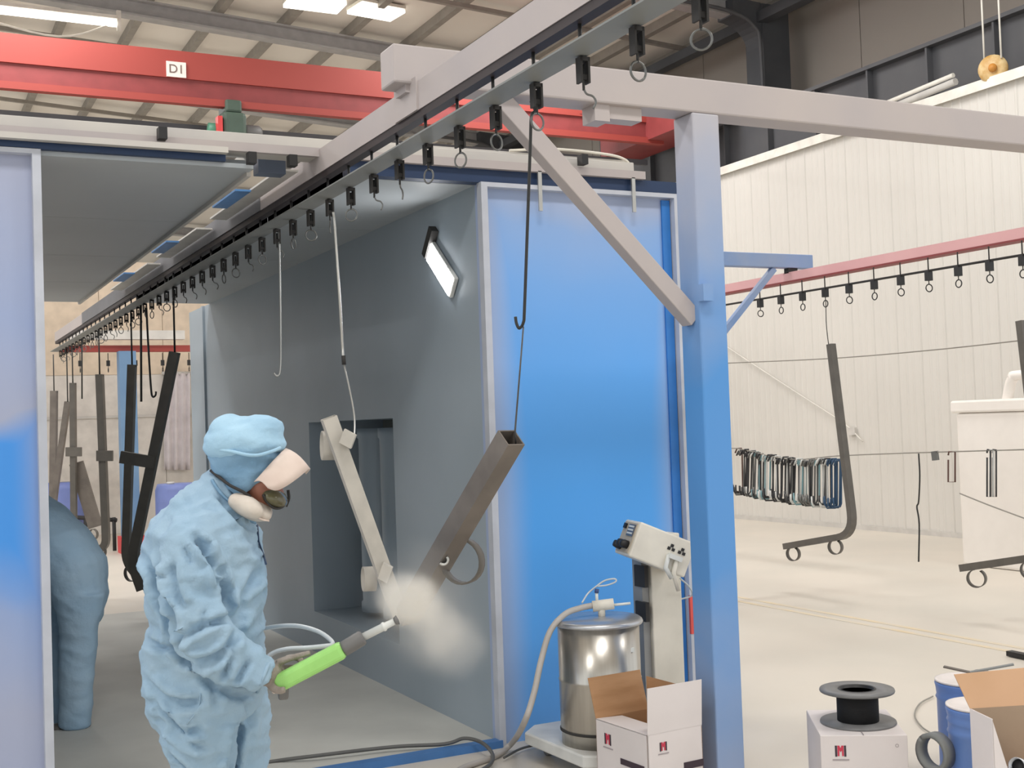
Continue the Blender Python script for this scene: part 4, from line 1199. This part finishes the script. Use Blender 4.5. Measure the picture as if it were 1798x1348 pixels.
tag(put('black_tool', MB().bar(at(1772, 1146, Z=.02), at(1830, 1158, Z=.02), .05, .03), 'black'), 'black tool on the floor at the right edge', 'tool')
# blue barrel and white sack seen behind the worker
bb = at(318, 905, S=16.5)
t = thing('plastic_barrel', (bb.x, bb.y, 0), 'blue plastic barrel beyond the booth exit, above the shoulder of the worker', 'barrel')
put('body', MB().lathe([(0, .002), (.30, .002), (.33, .08), (.33, .45), (.345, .47), (.33, .49), (.33, .82), (.30, .9), (0, .9)], (bb.x, bb.y, 0), 28), mat('barrel_blue', (108, 122, 178), .5), t)
put('bung', MB().lathe([(0, .9), (.05, .9), (.05, .93), (0, .93)], (bb.x - .15, bb.y - .1, 0), 12), 'machine_grey', t)
bb = at(112, 905, S=17.0)
t = thing('plastic_barrel', (bb.x, bb.y, 0), 'blue plastic barrel far left beyond the booth exit', 'barrel')
put('body', MB().lathe([(0, .002), (.26, .002), (.28, .08), (.28, .45), (.29, .47), (.28, .49), (.28, .86), (.25, .95), (0, .95)], (bb.x, bb.y, 0), 28), 'barrel_blue', t)
put('bung', MB().lathe([(0, .95), (.05, .95), (.05, .98), (0, .98)], (bb.x - .1, bb.y - .1, 0), 12), 'machine_grey', t)
bb = at(312, 780, Y=20.5)
t = thing('hanging_sheet', bb, 'whitish plastic sheet hanging beyond the booth exit', 'plastic sheet')
m = MB()
gx, gz = 14, 10
vs = [at(288 + 46 * i / gx, 655 + 170 * j / gz, Y=20.5 + .04 * math.sin(i * 1.7)) for j in range(gz + 1) for i in range(gx + 1)]
m.add(vs, [(j * (gx + 1) + i, j * (gx + 1) + i + 1, (j + 1) * (gx + 1) + i + 1, (j + 1) * (gx + 1) + i) for j in range(gz) for i in range(gx)], True)
o = put('sheet', m, mat('sheet_white', (226, 218, 220), .5), t)
sm = o.modifiers.new('thick', 'SOLIDIFY'); sm.thickness = .004
put('rail', MB().tube([at(284, 655, Y=20.53), at(338, 655, Y=20.53)], .03, 8), 'machine_grey', t)
rl = thing('guard_rail', (1.6, 17.8, 0), 'low dark guard rail far beyond the booth exit', 'rail')
put('top_bar', MB().tube([at(90, 905, S=16.8), at(205, 913, S=16.8)], .03, 6), 'black_matte', rl)
for xx in (95, 150, 200):
    q = at(xx, 908, S=16.8)
    put('stanchion', MB().tube([q, Vector((q.x, q.y, 0))], .025, 6), 'black_matte', rl)

# ================================================================== PEOPLE
def remesh(mb, voxel, it=6, fac=.5):
    me = mb.mesh('tmp')
    o = bpy.data.objects.new('tmp', me); COL.objects.link(o)
    r = o.modifiers.new('r', 'REMESH'); r.mode = 'VOXEL'; r.voxel_size = voxel
    s = o.modifiers.new('s', 'SMOOTH'); s.factor = fac; s.iterations = it
    dg = bpy.context.evaluated_depsgraph_get()
    out = bpy.data.meshes.new_from_object(o.evaluated_get(dg))
    bpy.data.objects.remove(o); bpy.data.meshes.remove(me)
    out.polygons.foreach_set('use_smooth', [True] * len(out.polygons))
    return out


def wrinkle(me, amp, fu, fv, seed=0.0, tilt=.5, where=None):
    """cloth folds: ridged noise stretched across the slant"""
    dis = []
    for v in me.vertices:
        p = v.co
        a, b, c = p.dot(RT), p.dot(UP), p.dot(fwd)
        u_, w_ = (a * tilt + b), (a - b * tilt)
        n1 = noise.noise(Vector((u_ * fu + seed, w_ * fv, c * fv)))
        n2 = noise.noise(Vector((u_ * fu * 2.1 + 7 + seed, w_ * fv * 2.3, c * fv * 2)))
        h = (1 - abs(n1) * 2.6) * .75 + (1 - abs(n2) * 2.6) * .3 - .45
        k = where(p) if where else 1.0
        dis.append(v.normal * (h * amp * k))
    for v, d in zip(me.vertices, dis): v.co += d
    me.update()


def add_mesh(name, me, m, parent=None, org=(0, 0, 0), label=None):
    g = root_org(parent) if parent is not None else Vector(org)
    me.name = name
    me.transform(Matrix.Translation(-g))
    for mm in (m if isinstance(m, list) else [m]): me.materials.append(MATS[mm])
    o = bpy.data.objects.new(name, me); COL.objects.link(o)
    if parent is not None: o.parent = parent
    else: o.location = g; ORG[o.name] = g
    if label: o['label'] = label
    return o


def limb(mb, S, pts, n=18, p=2.2):
    """pts (px x, px y, depth offset, half width px, half depth m) lofted along their own path"""
    P = [at(x, y, S=S + d) for x, y, d, *_ in pts]
    rings = []
    for i, (x, y, d, hw_, hd_) in enumerate(pts):
        dr = (P[min(i + 1, len(P) - 1)] - P[max(i - 1, 0)]).normalized()
        e = dr.cross(fwd)
        e = e.normalized() if e.length > 1e-5 else RT
        rings.append((P[i], e * (hw_ * (S + d) / F_PX), e.cross(dr).normalized() * hd_))
    return mb.loft(rings, n, p)


def ball(mb, S, x, y, d, rx, ry, rd, ang=0.0):
    """ellipsoid; ang turns its long axis in the picture plane"""
    c = at(x, y, S=S + d)
    ca_, sa = math.cos(ang), math.sin(ang)
    ex = (RT * ca_ + UP * sa) * (rx * (S + d) / F_PX); ey = (UP * ca_ - RT * sa) * (ry * (S + d) / F_PX)
    rg = []
    for k in range(1, 12):
        t = math.pi * k / 12
        rg.append((c - ey * math.cos(t), ex * math.sin(t), fwd * (rd * math.sin(t))))
    return mb.loft(rg, 20)


S1 = 3.5
TORSO = [(396, 850, 0, 30, .07), (390, 866, 0, 46, .10), (376, 892, 0, 72, .17), (364, 930, 0, 94, .215), (358, 980, 0, 103, .225), (364, 1040, 0, 103, .215), (361, 1090, 0, 99, .205), (357, 1140, 0, 104, .205), (361, 1190, 0, 105, .21), (368, 1230, 0, 100, .21), (376, 1262, 0, 78, .17)]
LEG_N = [(342, 1205, -.09, 82, .12), (350, 1260, -.09, 68, .12), (352, 1300, -.09, 61, .115), (356, 1348, -.09, 55, .105), (360, 1440, -.09, 50, .10), (358, 1550, -.09, 46, .095), (360, 1660, -.09, 44, .09), (361, 1695, -.09, 42, .085)]
LEG_F = [(412, 1205, .10, 62, .12), (424, 1260, .10, 48, .12), (430, 1300, .10, 40, .11), (436, 1348, .10, 34, .10), (440, 1440, .10, 36, .095), (436, 1550, .10, 38, .09), (438, 1650, .10, 40, .09), (438, 1680, .10, 38, .085)]
ARM_N = [(352, 925, -.12, 44, .07), (334, 952, -.19, 50, .075), (330, 1000, -.215, 53, .075), (337, 1055, -.225, 52, .072), (350, 1105, -.225, 50, .070), (378, 1138, -.215, 47, .066), (415, 1160, -.20, 42, .06), (445, 1178, -.185, 37, .054), (466, 1191, -.175, 33, .048)]
ARM_F = [(392, 930, .13, 40, .07), (392, 960, .20, 44, .07), (390, 1030, .22, 42, .065), (396, 1095, .23, 40, .06), (420, 1150, .22, 34, .055), (436, 1185, .20, 28, .045)]

sk = MB()
inner = lambda L, k: [(x, y, d, a * k, b * k) for x, y, d, a, b in L]   # the body under loose clothes
for L in (TORSO, LEG_N, LEG_F, ARM_N, ARM_F): limb(sk, S1, inner(L, .54))
limb(sk, S1, [(388, 880, 0, 26, .05), (402, 858, 0, 28, .052), (420, 838, 0, 34, .06)])
ball(sk, S1, 430, 808, 0, 56, 50, .078)                       # skull
ball(sk, S1, 462, 858, 0, 38, 30, .066, -.6)                  # face
ball(sk, S1, 497, 874, 0, 10, 7, .016, -.5)                   # nose
ball(sk, S1, 450, 884, 0, 26, 18, .05, -.5)                   # jaw
ball(sk, S1, 412, 838, -.072, 9, 14, .012)                    # ears
ball(sk, S1, 412, 838, .072, 9, 14, .012)
for L, d in ((ARM_N, -.175), (ARM_F, .2)):                    # wrists and palms inside the gloves
    x, y = L[-1][0], L[-1][1]
    limb(sk, S1, [(x - 14, y - 8, d, 16, .026), (x + 6, y, d + .02, 14, .022), (x + 22, y - 6, d + .06, 11, .02)])
for L in (LEG_N, LEG_F):                                      # feet
    x, d = L[-1][0], L[-1][2]
    limb(sk, S1, [(x - 20, 1700, d, 14, .035), (x + 30, 1702, d, 16, .042), (x + 85, 1708, d, 9, .035)])
me = remesh(sk, .009, 5)
base1 = at(380, 1719, S=S1); base1.z = 0
worker = add_mesh('person', me, 'skin', org=base1)
tag(worker, 'person in pale blue coverall and cap, head bowed, aiming a green spray gun', 'person')

cv = MB()
for L in (TORSO, LEG_N, LEG_F, ARM_N, ARM_F): limb(cv, S1, L, 22)
limb(cv, S1, [(372, 872, 0, 30, .075), (390, 848, 0, 33, .078), (396, 838, 0, 31, .076)])   # stand-up collar
me = remesh(cv, .0085, 7)
def fold_where(p):
    z = p.z
    k = 1.0
    if z < .25: k = .6
    return k
wrinkle(me, .013, 11, 4.2, 1.3, .55, fold_where)
wrinkle(me, .006, 24, 9, 5.1, -.4)
CREASES = [
    (.030, 7, [(344, 945), (367, 975), (381, 1005), (389, 1031), (394, 1055), (401, 1085)]),
    (.020, 6, [(401, 1090), (374, 1092), (334, 1112), (314, 1118)]),
    (.022, 7, [(416, 1110), (394, 1145), (354, 1162), (327, 1158)]),
    (.026, 7, [(250, 978), (267, 1001), (280, 1045), (300, 1078), (311, 1125), (327, 1162)]),
    (.018, 6, [(252, 1122), (280, 1135), (314, 1138)]),
    (.020, 7, [(255, 1195), (287, 1225), (321, 1235), (350, 1232)]),
    (.020, 7, [(262, 1220), (290, 1259), (321, 1285), (350, 1282)]),
    (.016, 6, [(298, 1272), (327, 1302), (361, 1315)]),
    (.016, 6, [(290, 1322), (314, 1345), (340, 1370)]),
    (.030, 7, [(432, 1262), (414, 1299), (407, 1345), (405, 1420)]),
    (.016, 7, [(477, 1032), (444, 1058), (411, 1098)]),
    (.018, 8, [(452, 1005), (426, 1056), (404, 1092)]),
    (.012, 6, [(367, 1195), (401, 1218), (446, 1222)]),
    (.014, 5, [(416, 1138), (401, 1165), (391, 1192)]),
    (.014, 5, [(436, 1162), (416, 1198)]),
    (.010, 5, [(321, 958), (337, 988)]),
    (.016, 7, [(300, 985), (305, 1030), (318, 1065)]),
    (.018, 6, [(384, 868), (402, 892), (428, 918), (452, 930)]),
    (.012, 6, [(430, 1228), (440, 1260), (436, 1300)]),
    (.012, 6, [(345, 1180), (372, 1206), (380, 1240)]),
    (.012, 6, [(362, 1070), (352, 1095), (330, 1100)]),
]


def crease(me, lines):
    """press drawn-in folds into the cloth on its near side, with a soft roll beside each"""
    n = len(me.vertices)
    co = np.empty(n * 3); me.vertices.foreach_get('co', co); co = co.reshape(-1, 3)
    no = np.array([v.normal[:] for v in me.vertices])
    d = co - np.array(CAM[:])
    z = d @ np.array(fwd[:])
    X_, Y_ = CX + F_PX * (d @ np.array(RT[:])) / z, CY - F_PX * (d @ np.array(UP[:])) / z
    face = np.clip(-(no * d).sum(1) / np.linalg.norm(d, axis=1) * 1.6, 0, 1)
    tot = np.zeros(n)
    for dep, w, pts in lines:
        pts = [(v.x, v.y) for v in smooth_path([(a, b, 0) for a, b in pts], 4)] if len(pts) > 2 else pts
        best = np.full(n, 1e9); along = np.zeros(n)
        for i in range(len(pts) - 1):
            a, b = np.array(pts[i], float), np.array(pts[i + 1], float)
            ab = b - a
            t = np.clip(((X_ - a[0]) * ab[0] + (Y_ - a[1]) * ab[1]) / (ab @ ab), 0, 1)
            dd = np.hypot(X_ - a[0] - t * ab[0], Y_ - a[1] - t * ab[1])
            m_ = dd < best
            best[m_] = dd[m_]; along[m_] = (i + t[m_]) / (len(pts) - 1)
        fade = np.clip(np.minimum(along, 1 - along) * 6 + .25, 0, 1)
        tot += 1.25 * dep * fade * (-np.exp(-(best / w) ** 2) + .55 * np.exp(-((best - 2.1 * w) / (1.1 * w)) ** 2))
    co += no * (tot * face)[:, None]
    me.vertices.foreach_set('co', co.ravel())
    me.update()


crease(me, CREASES)
coverall = add_mesh('coverall', me, 'coverall', worker)
tree_me = coverall.data
bv = BVHTree.FromPolygons([v.co + base1 for v in tree_me.vertices], [p.vertices for p in tree_me.polygons])
def on_surface(x, y, lift=.003):
    d = (at(x, y, S=1) - CAM).normalized()
    hit = bv.ray_cast(CAM, d)
    return (hit[0] - d * lift) if hit[0] is not None else at(x, y, S=S1 - .15)
put('zipper', MB().tube([on_surface(x, y, .006) for x, y in ((452, 922), (453, 936), (454, 950), (458, 962), (463, 975), (467, 990))], .003, 6), mat('zip_navy', (40, 62, 92), .6), coverall)
put('collar_shade', MB().tube(smooth_path([on_surface(x, y) for x, y in ((372, 842), (382, 858), (396, 874), (414, 888), (432, 908), (448, 918))], 4), .0045, 6), 'hood_blue', coverall)  # darker strip colouring in the shade along the collar
put('pocket_seam', MB().tube([on_surface(x, y) for x, y in ((352, 1218), (350, 1235), (340, 1256), (328, 1272))], .0018, 6), 'coverall', coverall)
put('cuff', MB().tube([on_surface(x, y, .0) for x, y in ((452, 1214), (458, 1200), (466, 1180), (472, 1164))], .006, 6), 'coverall', coverall)

# boots
for (L, yy) in ((LEG_N, 1704), (LEG_F, 1690)):
    mb = MB()
    x, d = L[-1][0], L[-1][2]
    limb(mb, S1, [(x - 30, yy - 6, d, 12, .04), (x, yy - 5, d, 24, .05), (x + 40, yy, d, 22, .055), (x + 85, yy + 4, d, 17, .05), (x + 100, yy + 6, d, 9, .03)])
    limb(mb, S1, [(x, yy - 50, d, 30, .055), (x, yy - 5, d, 30, .055)])
    add_mesh('boot', remesh(mb, .01, 4), 'black_matte', worker)

# cap: puffy crown, snug hood below, beige visor
mb = MB()
limb(mb, S1, [(431, 800, 0, 60, .092), (430, 792, 0, 69, .106), (430, 780, 0, 72, .113), (430, 764, 0, 68, .110), (430, 750, 0, 56, .094), (430, 742, 0, 40, .07)])
ball(mb, S1, 400, 757, 0, 32, 31, .085)
ball(mb, S1, 460, 756, 0, 38, 32, .088)
ball(mb, S1, 430, 762, 0, 34, 32, .09)
me = remesh(mb, .006, 5)
wrinkle(me, .005, 22, 8, 9.0, -.3)
cap = add_mesh('cap', me, 'cap_blue', worker)
put('band_seam', MB().tube(smooth_path([at(x, y, S=S1 + d) for x, y, d in ((364, 782, -.05), (385, 789, -.095), (410, 793, -.112), (432, 798, -.116), (452, 799, -.112), (475, 793, -.095), (492, 786, -.055))], 5), .005, 8), 'cap_blue', cap)
mb = MB()
limb(mb, S1, [(436, 772, 0, 52, .085), (434, 786, 0, 62, .100), (428, 800, 0, 62, .100), (424, 818, 0, 59, .096), (418, 836, 0, 51, .088), (412, 848, 0, 38, .072)])
limb(mb, S1, [(416, 830, -.07, 28, .022), (420, 852, -.072, 22, .018), (424, 868, -.07, 12, .012)])
limb(mb, S1, [(416, 830, .07, 28, .022), (420, 852, .072, 22, .018), (424, 868, .07, 12, .012)])
me = remesh(mb, .006, 5)
wrinkle(me, .005, 26, 8, 3.0, .1)
add_mesh('hood', me, 'hood_blue', worker)
# visor grid: attachment arc to outer rim
inn = [(446, 846, -.088), (462, 828, -.086), (480, 808, -.070), (494, 794, -.040), (501, 788, 0), (502, 790, .040), (496, 800, .070)]
out = [(470, 857, -.092), (484, 861, -.090), (500, 855, -.080), (522, 840, -.050), (540, 825, 0), (544, 824, .045), (538, 832, .075)]
pi = smooth_path([at(x, y, S=S1 + d) for x, y, d in inn], 5)
po = smooth_path([at(x, y, S=S1 + d) for x, y, d in out], 5)
nb, nr = len(pi), 6
vs = []
for j in range(nr):
    t = j / (nr - 1)
    for a_, b_ in zip(pi, po): vs.append(a_.lerp(b_, t) + UP * (.010 * math.sin(t * math.pi)))
fs = [(j * nb + i, j * nb + i + 1, (j + 1) * nb + i + 1, (j + 1) * nb + i) for j in range(nr - 1) for i in range(nb - 1)]
o = put('visor', MB().add(vs, fs, True), 'brim_beige', worker)
sm = o.modifiers.new('thick', 'SOLIDIFY'); sm.thickness = .004; sm.offset = 0
# respirator: cup with two side filters and a strap
mb = MB()
ball(mb, S1, 446, 892, -.02, 34, 21, .066, -.42)
ball(mb, S1, 432, 888, -.085, 34, 19, .034, -.5)
ball(mb, S1, 416, 880, -.088, 16, 15, .03, -.5)
ball(mb, S1, 462, 902, -.045, 16, 13, .03, -.4)
ball(mb, S1, 431, 886, .05, 30, 17, .028, -.55)
rs = add_mesh('respirator', remesh(mb, .005, 4), 'respirator_white', worker)
put('strap', MB().tube(smooth_path([at(x, y, S=S1 + d) for x, y, d in ((440, 872, -.085), (424, 862, -.098), (404, 852, -.098), (388, 840, -.085), (370, 826, -.05))], 5), .0045, 6), 'black_matte', rs)
put('filter_rim', MB().tube(smooth_path([at(x, y, S=S1 + d) for x, y, d in ((405, 880, -.088), (420, 888, -.094), (438, 899, -.092), (458, 911, -.078), (472, 914, -.05))], 5), .003, 6), 'brim_beige', rs)
mb = MB()
ball(mb, S1, 481, 872, -.012, 27, 16, .064, -.62)
gg = add_mesh('goggles', remesh(mb, .005, 3), 'goggle_lens', worker)
put('frame', MB().tube(smooth_path([at(x, y, S=S1 + d) for x, y, d in ((462, 868, -.072), (470, 882, -.066), (482, 892, -.055), (495, 890, -.035), (503, 878, -.01))], 5), .004, 6), 'black_matte', gg)
put('temple', MB().tube(smooth_path([at(x, y, S=S1 + d) for x, y, d in ((506, 860, .045), (507, 875, .045), (502, 889, .045))], 5), .0045, 6), 'black_matte', gg)

# gloved hands: palm, four fingers, thumb
def glove(name, wrist, palm, fingers, thumb, lab):
    mb = MB()
    limb(mb, 0, [(*wrist[:2], wrist[2], wrist[3], .030), ((wrist[0] + palm[0]) / 2, (wrist[1] + palm[1]) / 2, (wrist[2] + palm[2]) / 2, 19, .030), (*palm[:2], palm[2], 18, .034), (palm[0] + 10, palm[1] - 5, palm[2], 14, .032)])
    for f_ in fingers:
        pts = smooth_path([at(x, y, S=d) for x, y, d in f_], 4)
        n_ = len(pts)
        mb.tube(pts, [.0105 - .003 * i / (n_ - 1) for i in range(n_)], 10)
    pts = smooth_path([at(x, y, S=d) for x, y, d in thumb], 4)
    mb.tube(pts, [.0125 - .003 * i / (len(pts) - 1) for i in range(len(pts))], 10)
    me = remesh(mb, .0035, 3)
    return add_mesh(name, me, 'glove', worker, label=lab)


SG = 3.36
glove('glove', (460, 1188, 3.325, 17), (486, 1176, 3.405),
      [[(486, 1163, 3.37), (504, 1157, 3.375), (524, 1151, 3.375), (545, 1146, 3.375)],
       [(490, 1164, 3.40), (510, 1154, 3.42), (528, 1158, 3.425), (528, 1176, 3.405)],
       [(492, 1177, 3.415), (510, 1172, 3.435), (522, 1178, 3.425), (518, 1190, 3.40)],
       [(488, 1184, 3.42), (503, 1184, 3.435), (512, 1192, 3.42), (506, 1200, 3.395)]],
      [(470, 1192, 3.35), (478, 1206, 3.335), (490, 1212, 3.328), (500, 1210, 3.325)], 'grey-brown work glove gripping the gun')
glove('glove', (432, 1182, 3.70, 15), (446, 1200, 3.70),
      [[(440, 1205, 3.67), (446, 1222, 3.66), (448, 1236, 3.66)], [(444, 1206, 3.69), (450, 1226, 3.685), (452, 1241, 3.68)],
       [(448, 1206, 3.71), (454, 1225, 3.705), (455, 1239, 3.70)], [(450, 1204, 3.73), (457, 1220, 3.725), (458, 1231, 3.72)]],
      [(438, 1192, 3.66), (432, 1206, 3.65), (434, 1216, 3.65)], 'grey-brown work glove on the hanging far hand')

# spray gun in the right hand
g0, g1, g2, g3 = at(482, 1203, S=SG), at(604, 1139, S=SG + .0), at(640, 1117, S=SG + .01), at(694, 1090, S=SG + .02)
gun = thing('spray_gun', (g0 + g1) / 2, 'green powder spray gun with grey barrel and white nozzle in the glove', 'spray gun')
gd = (g1 - g0).normalized()
put('body', MB().sweep([g0, g0 + gd * .02, g1 - gd * .02, g1], .046, .048, side=fwd), 'gun_green', gun, bevel=.013, seg=3)
put('rear_cap', MB().sweep([g0 - gd * .012, g0 + gd * .004], .038, .04, side=fwd), 'brim_beige', gun, bevel=.008)
put('grip', MB().bar(g0 + gd * .03, g0 + gd * .02 - UP * .05 + fwd * .03, .028, .026), 'gun_grey', gun, bevel=.006)
put('barrel', MB().lathe([(0, 0), (.020, 0), (.0215, .008), (.0215, (g2 - g1).length - .006), (.017, (g2 - g1).length), (0, (g2 - g1).length)], g1 - gd * .003, 20, (g2 - g1)), 'gun_grey', gun)
Ln = (g3 - g2).length
put('nozzle', MB().lathe([(0, 0), (.011, 0), (.011, Ln * .62), (.013, Ln * .63), (.013, Ln * .7), (.010, Ln * .72), (.009, Ln), (0, Ln)], g2 - gd * .003, 18, (g3 - g2)), 'gun_white', gun)
put('deflector', MB().lathe([(0, Ln - .002), (.010, Ln - .002), (.014, Ln + .008), (0, Ln + .010)], g2, 16, (g3 - g2)), 'gun_grey', gun)
tag(put('gun_hose', MB().tube(smooth_path([at(430, 1120, S=3.74), at(455, 1106, S=3.66), at(490, 1099, S=3.60), at(525, 1099, S=3.56), at(558, 1108, S=3.52), at(578, 1121, S=3.49), at(584, 1131, S=3.47), at(570, 1134, S=3.46), at(540, 1137, S=3.46), at(505, 1139, S=3.46), at(480, 1146, S=3.46), at(466, 1160, S=3.45), at(470, 1180, S=3.42)], 7), .0065, 8), 'hose_clear'), 'pale hose looping from behind the worker to the spray gun', 'hose')

# second person inside the booth, bent forward, mostly behind the blue panel
S2 = 6.6
T2 = [(146, 1100, 0, 26, .15), (142, 1050, 0, 44, .20), (132, 1000, 0, 54, .205), (110, 962, .02, 52, .20), (80, 930, .05, 50, .20), (40, 905, .1, 50, .20), (0, 890, .15, 46, .19), (-30, 885, .18, 30, .12)]
LA = [(140, 1040, -.09, 44, .11), (140, 1100, -.09, 34, .10), (136, 1160, -.09, 30, .09), (134, 1210, -.09, 29, .085), (132, 1262, -.09, 28, .08), (132, 1276, -.09, 26, .075)]
LB = [(120, 1040, .10, 40, .11), (112, 1100, .10, 33, .10), (106, 1160, .10, 30, .09), (104, 1210, .10, 28, .085), (102, 1255, .10, 27, .08), (102, 1266, .10, 25, .075)]
AA = [(0, 900, -.1, 22, .06), (-10, 950, -.1, 20, .055), (0, 1010, -.08, 17, .05), (10, 1040, -.06, 14, .045)]
AB_ = [(0, 900, .3, 22, .06), (-10, 950, .32, 20, .055), (0, 1010, .3, 17, .05), (10, 1040, .28, 14, .045)]
sk = MB()
for L in (T2, LA, LB, AA, AB_): limb(sk, S2, inner(L, .7))
limb(sk, S2, [(-10, 890, .17, 18, .05), (-50, 900, .2, 18, .05)])
ball(sk, S2, -70, 915, .22, 34, 36, .085)
ball(sk, S2, -95, 935, .22, 10, 12, .02)
for x0, y0, d in ((12, 1052, -.05), (12, 1052, .28)):
    for k in range(5):
        limb(sk, S2, [(x0 - 6, y0 - 10, d, 9, .03), (x0 + 2, y0 + 4, d, 9, .035), (x0 + 6 + (k - 2) * 4, y0 + 20 - abs(k - 2) * 3, d + (k - 2) * .012, 2.6, .008)], 8)
for x0, y0, d in ((132, 1281, -.09), (102, 1271, .10)):
    limb(sk, S2, [(x0 + 16, y0, d, 8, .035), (x0 - 20, y0 + 2, d, 9, .042), (x0 - 50, y0 + 4, d, 6, .03)])
base2 = at(120, 1284, Z=0)
w2 = add_mesh('person', remesh(sk, .012, 5), 'skin', org=base2)
tag(w2, 'person bent forward inside the booth, half hidden by the left blue panel', 'person')
cv = MB()
for L in (T2, LA, LB, AA, AB_): limb(cv, S2, L, 20)
me = remesh(cv, .011, 9)
wrinkle(me, .008, 9, 4, 2.2, .2)
add_mesh('coverall', me, 'coverall_shade', w2)
mb = MB()
ball(mb, S2, -66, 905, .22, 40, 36, .10)
add_mesh('cap', remesh(mb, .01, 4), 'cap_blue', w2)
for x0, y0, d in ((132, 1279, -.09), (102, 1269, .10)):
    mb = MB()
    limb(mb, S2, [(x0 + 24, y0, d, 7, .04), (x0, y0, d, 11, .05), (x0 - 35, y0 + 2, d, 10, .052), (x0 - 58, y0 + 4, d, 6, .035)])
    add_mesh('shoe', remesh(mb, .008, 4), 'tube_dark', w2)

# ================================================================== POWDER CLOUD
cc = at(748, 1080, S=3.52)
cl = MB()
rg = []
for k in range(1, 16):
    t = math.pi * k / 16
    rg.append((-Vector((0, 0, 1)) * .30 * math.cos(t), Vector((1, 0, 0)) * .34 * math.sin(t), Vector((0, 1, 0)) * .30 * math.sin(t)))
cl.loft(rg, 24)
me = cl.mesh('powder_cloud')
vm = bpy.data.materials.new('powder_haze'); vm.use_nodes = True
nt = vm.node_tree; nt.nodes.clear()
outn = nt.nodes.new('ShaderNodeOutputMaterial')
pv = nt.nodes.new('ShaderNodeVolumePrincipled')
pv.inputs['Color'].default_value = (0.93, 0.91, 0.87, 1)
pv.inputs['Anisotropy'].default_value = 0.1
tc = nt.nodes.new('ShaderNodeTexCoord')
nz = nt.nodes.new('ShaderNodeTexNoise'); nz.inputs['Scale'].default_value = 7.0; nz.inputs['Detail'].default_value = 4
nt.links.new(tc.outputs['Object'], nz.inputs['Vector'])
def blob(c, r, strength):
    """soft ball of density about c"""
    sb = nt.nodes.new('ShaderNodeVectorMath'); sb.operation = 'DISTANCE'
    nt.links.new(tc.outputs['Object'], sb.inputs[0]); sb.inputs[1].default_value = c
    wn = nt.nodes.new('ShaderNodeMath'); wn.operation = 'MULTIPLY_ADD'      # distance roughened by noise
    nt.links.new(nz.outputs['Fac'], wn.inputs[0]); wn.inputs[1].default_value = r * .9
    nt.links.new(sb.outputs['Value'], wn.inputs[2])
    mr = nt.nodes.new('ShaderNodeMapRange'); mr.interpolation_type = 'SMOOTHERSTEP'
    nt.links.new(wn.outputs[0], mr.inputs[0]); mr.inputs[1].default_value = r * .45 + r * .25; mr.inputs[2].default_value = r + r * .45
    mr.inputs[3].default_value = strength; mr.inputs[4].default_value = 0
    return mr.outputs[0]
def rel(x, y, S): return tuple(at(x, y, S=S) - cc)
dens = None
for c, r, s_ in ((rel(714, 1052, 3.46), .10, 16), (rel(742, 1068, 3.46), .10, 9), (rel(768, 1098, 3.5), .11, 6), (rel(745, 1070, 3.5), .22, 1.0), (rel(800, 1130, 3.52), .12, 2.5), (rel(740, 1130, 3.5), .10, 2)):
    o = blob(c, r, s_)
    if dens is None: dens = o
    else:
        ad = nt.nodes.new('ShaderNodeMath'); ad.operation = 'ADD'
        nt.links.new(dens, ad.inputs[0]); nt.links.new(o, ad.inputs[1]); dens = ad.outputs[0]
nt.links.new(dens, pv.inputs['Density'])
nt.links.new(pv.outputs[0], outn.inputs['Volume'])
me.materials.append(vm)
cloud = bpy.data.objects.new('powder_cloud', me); COL.objects.link(cloud); cloud.location = cc
tag(cloud, 'pale cloud of sprayed powder between gun tip and hanging tubes', 'powder cloud', kind='stuff')
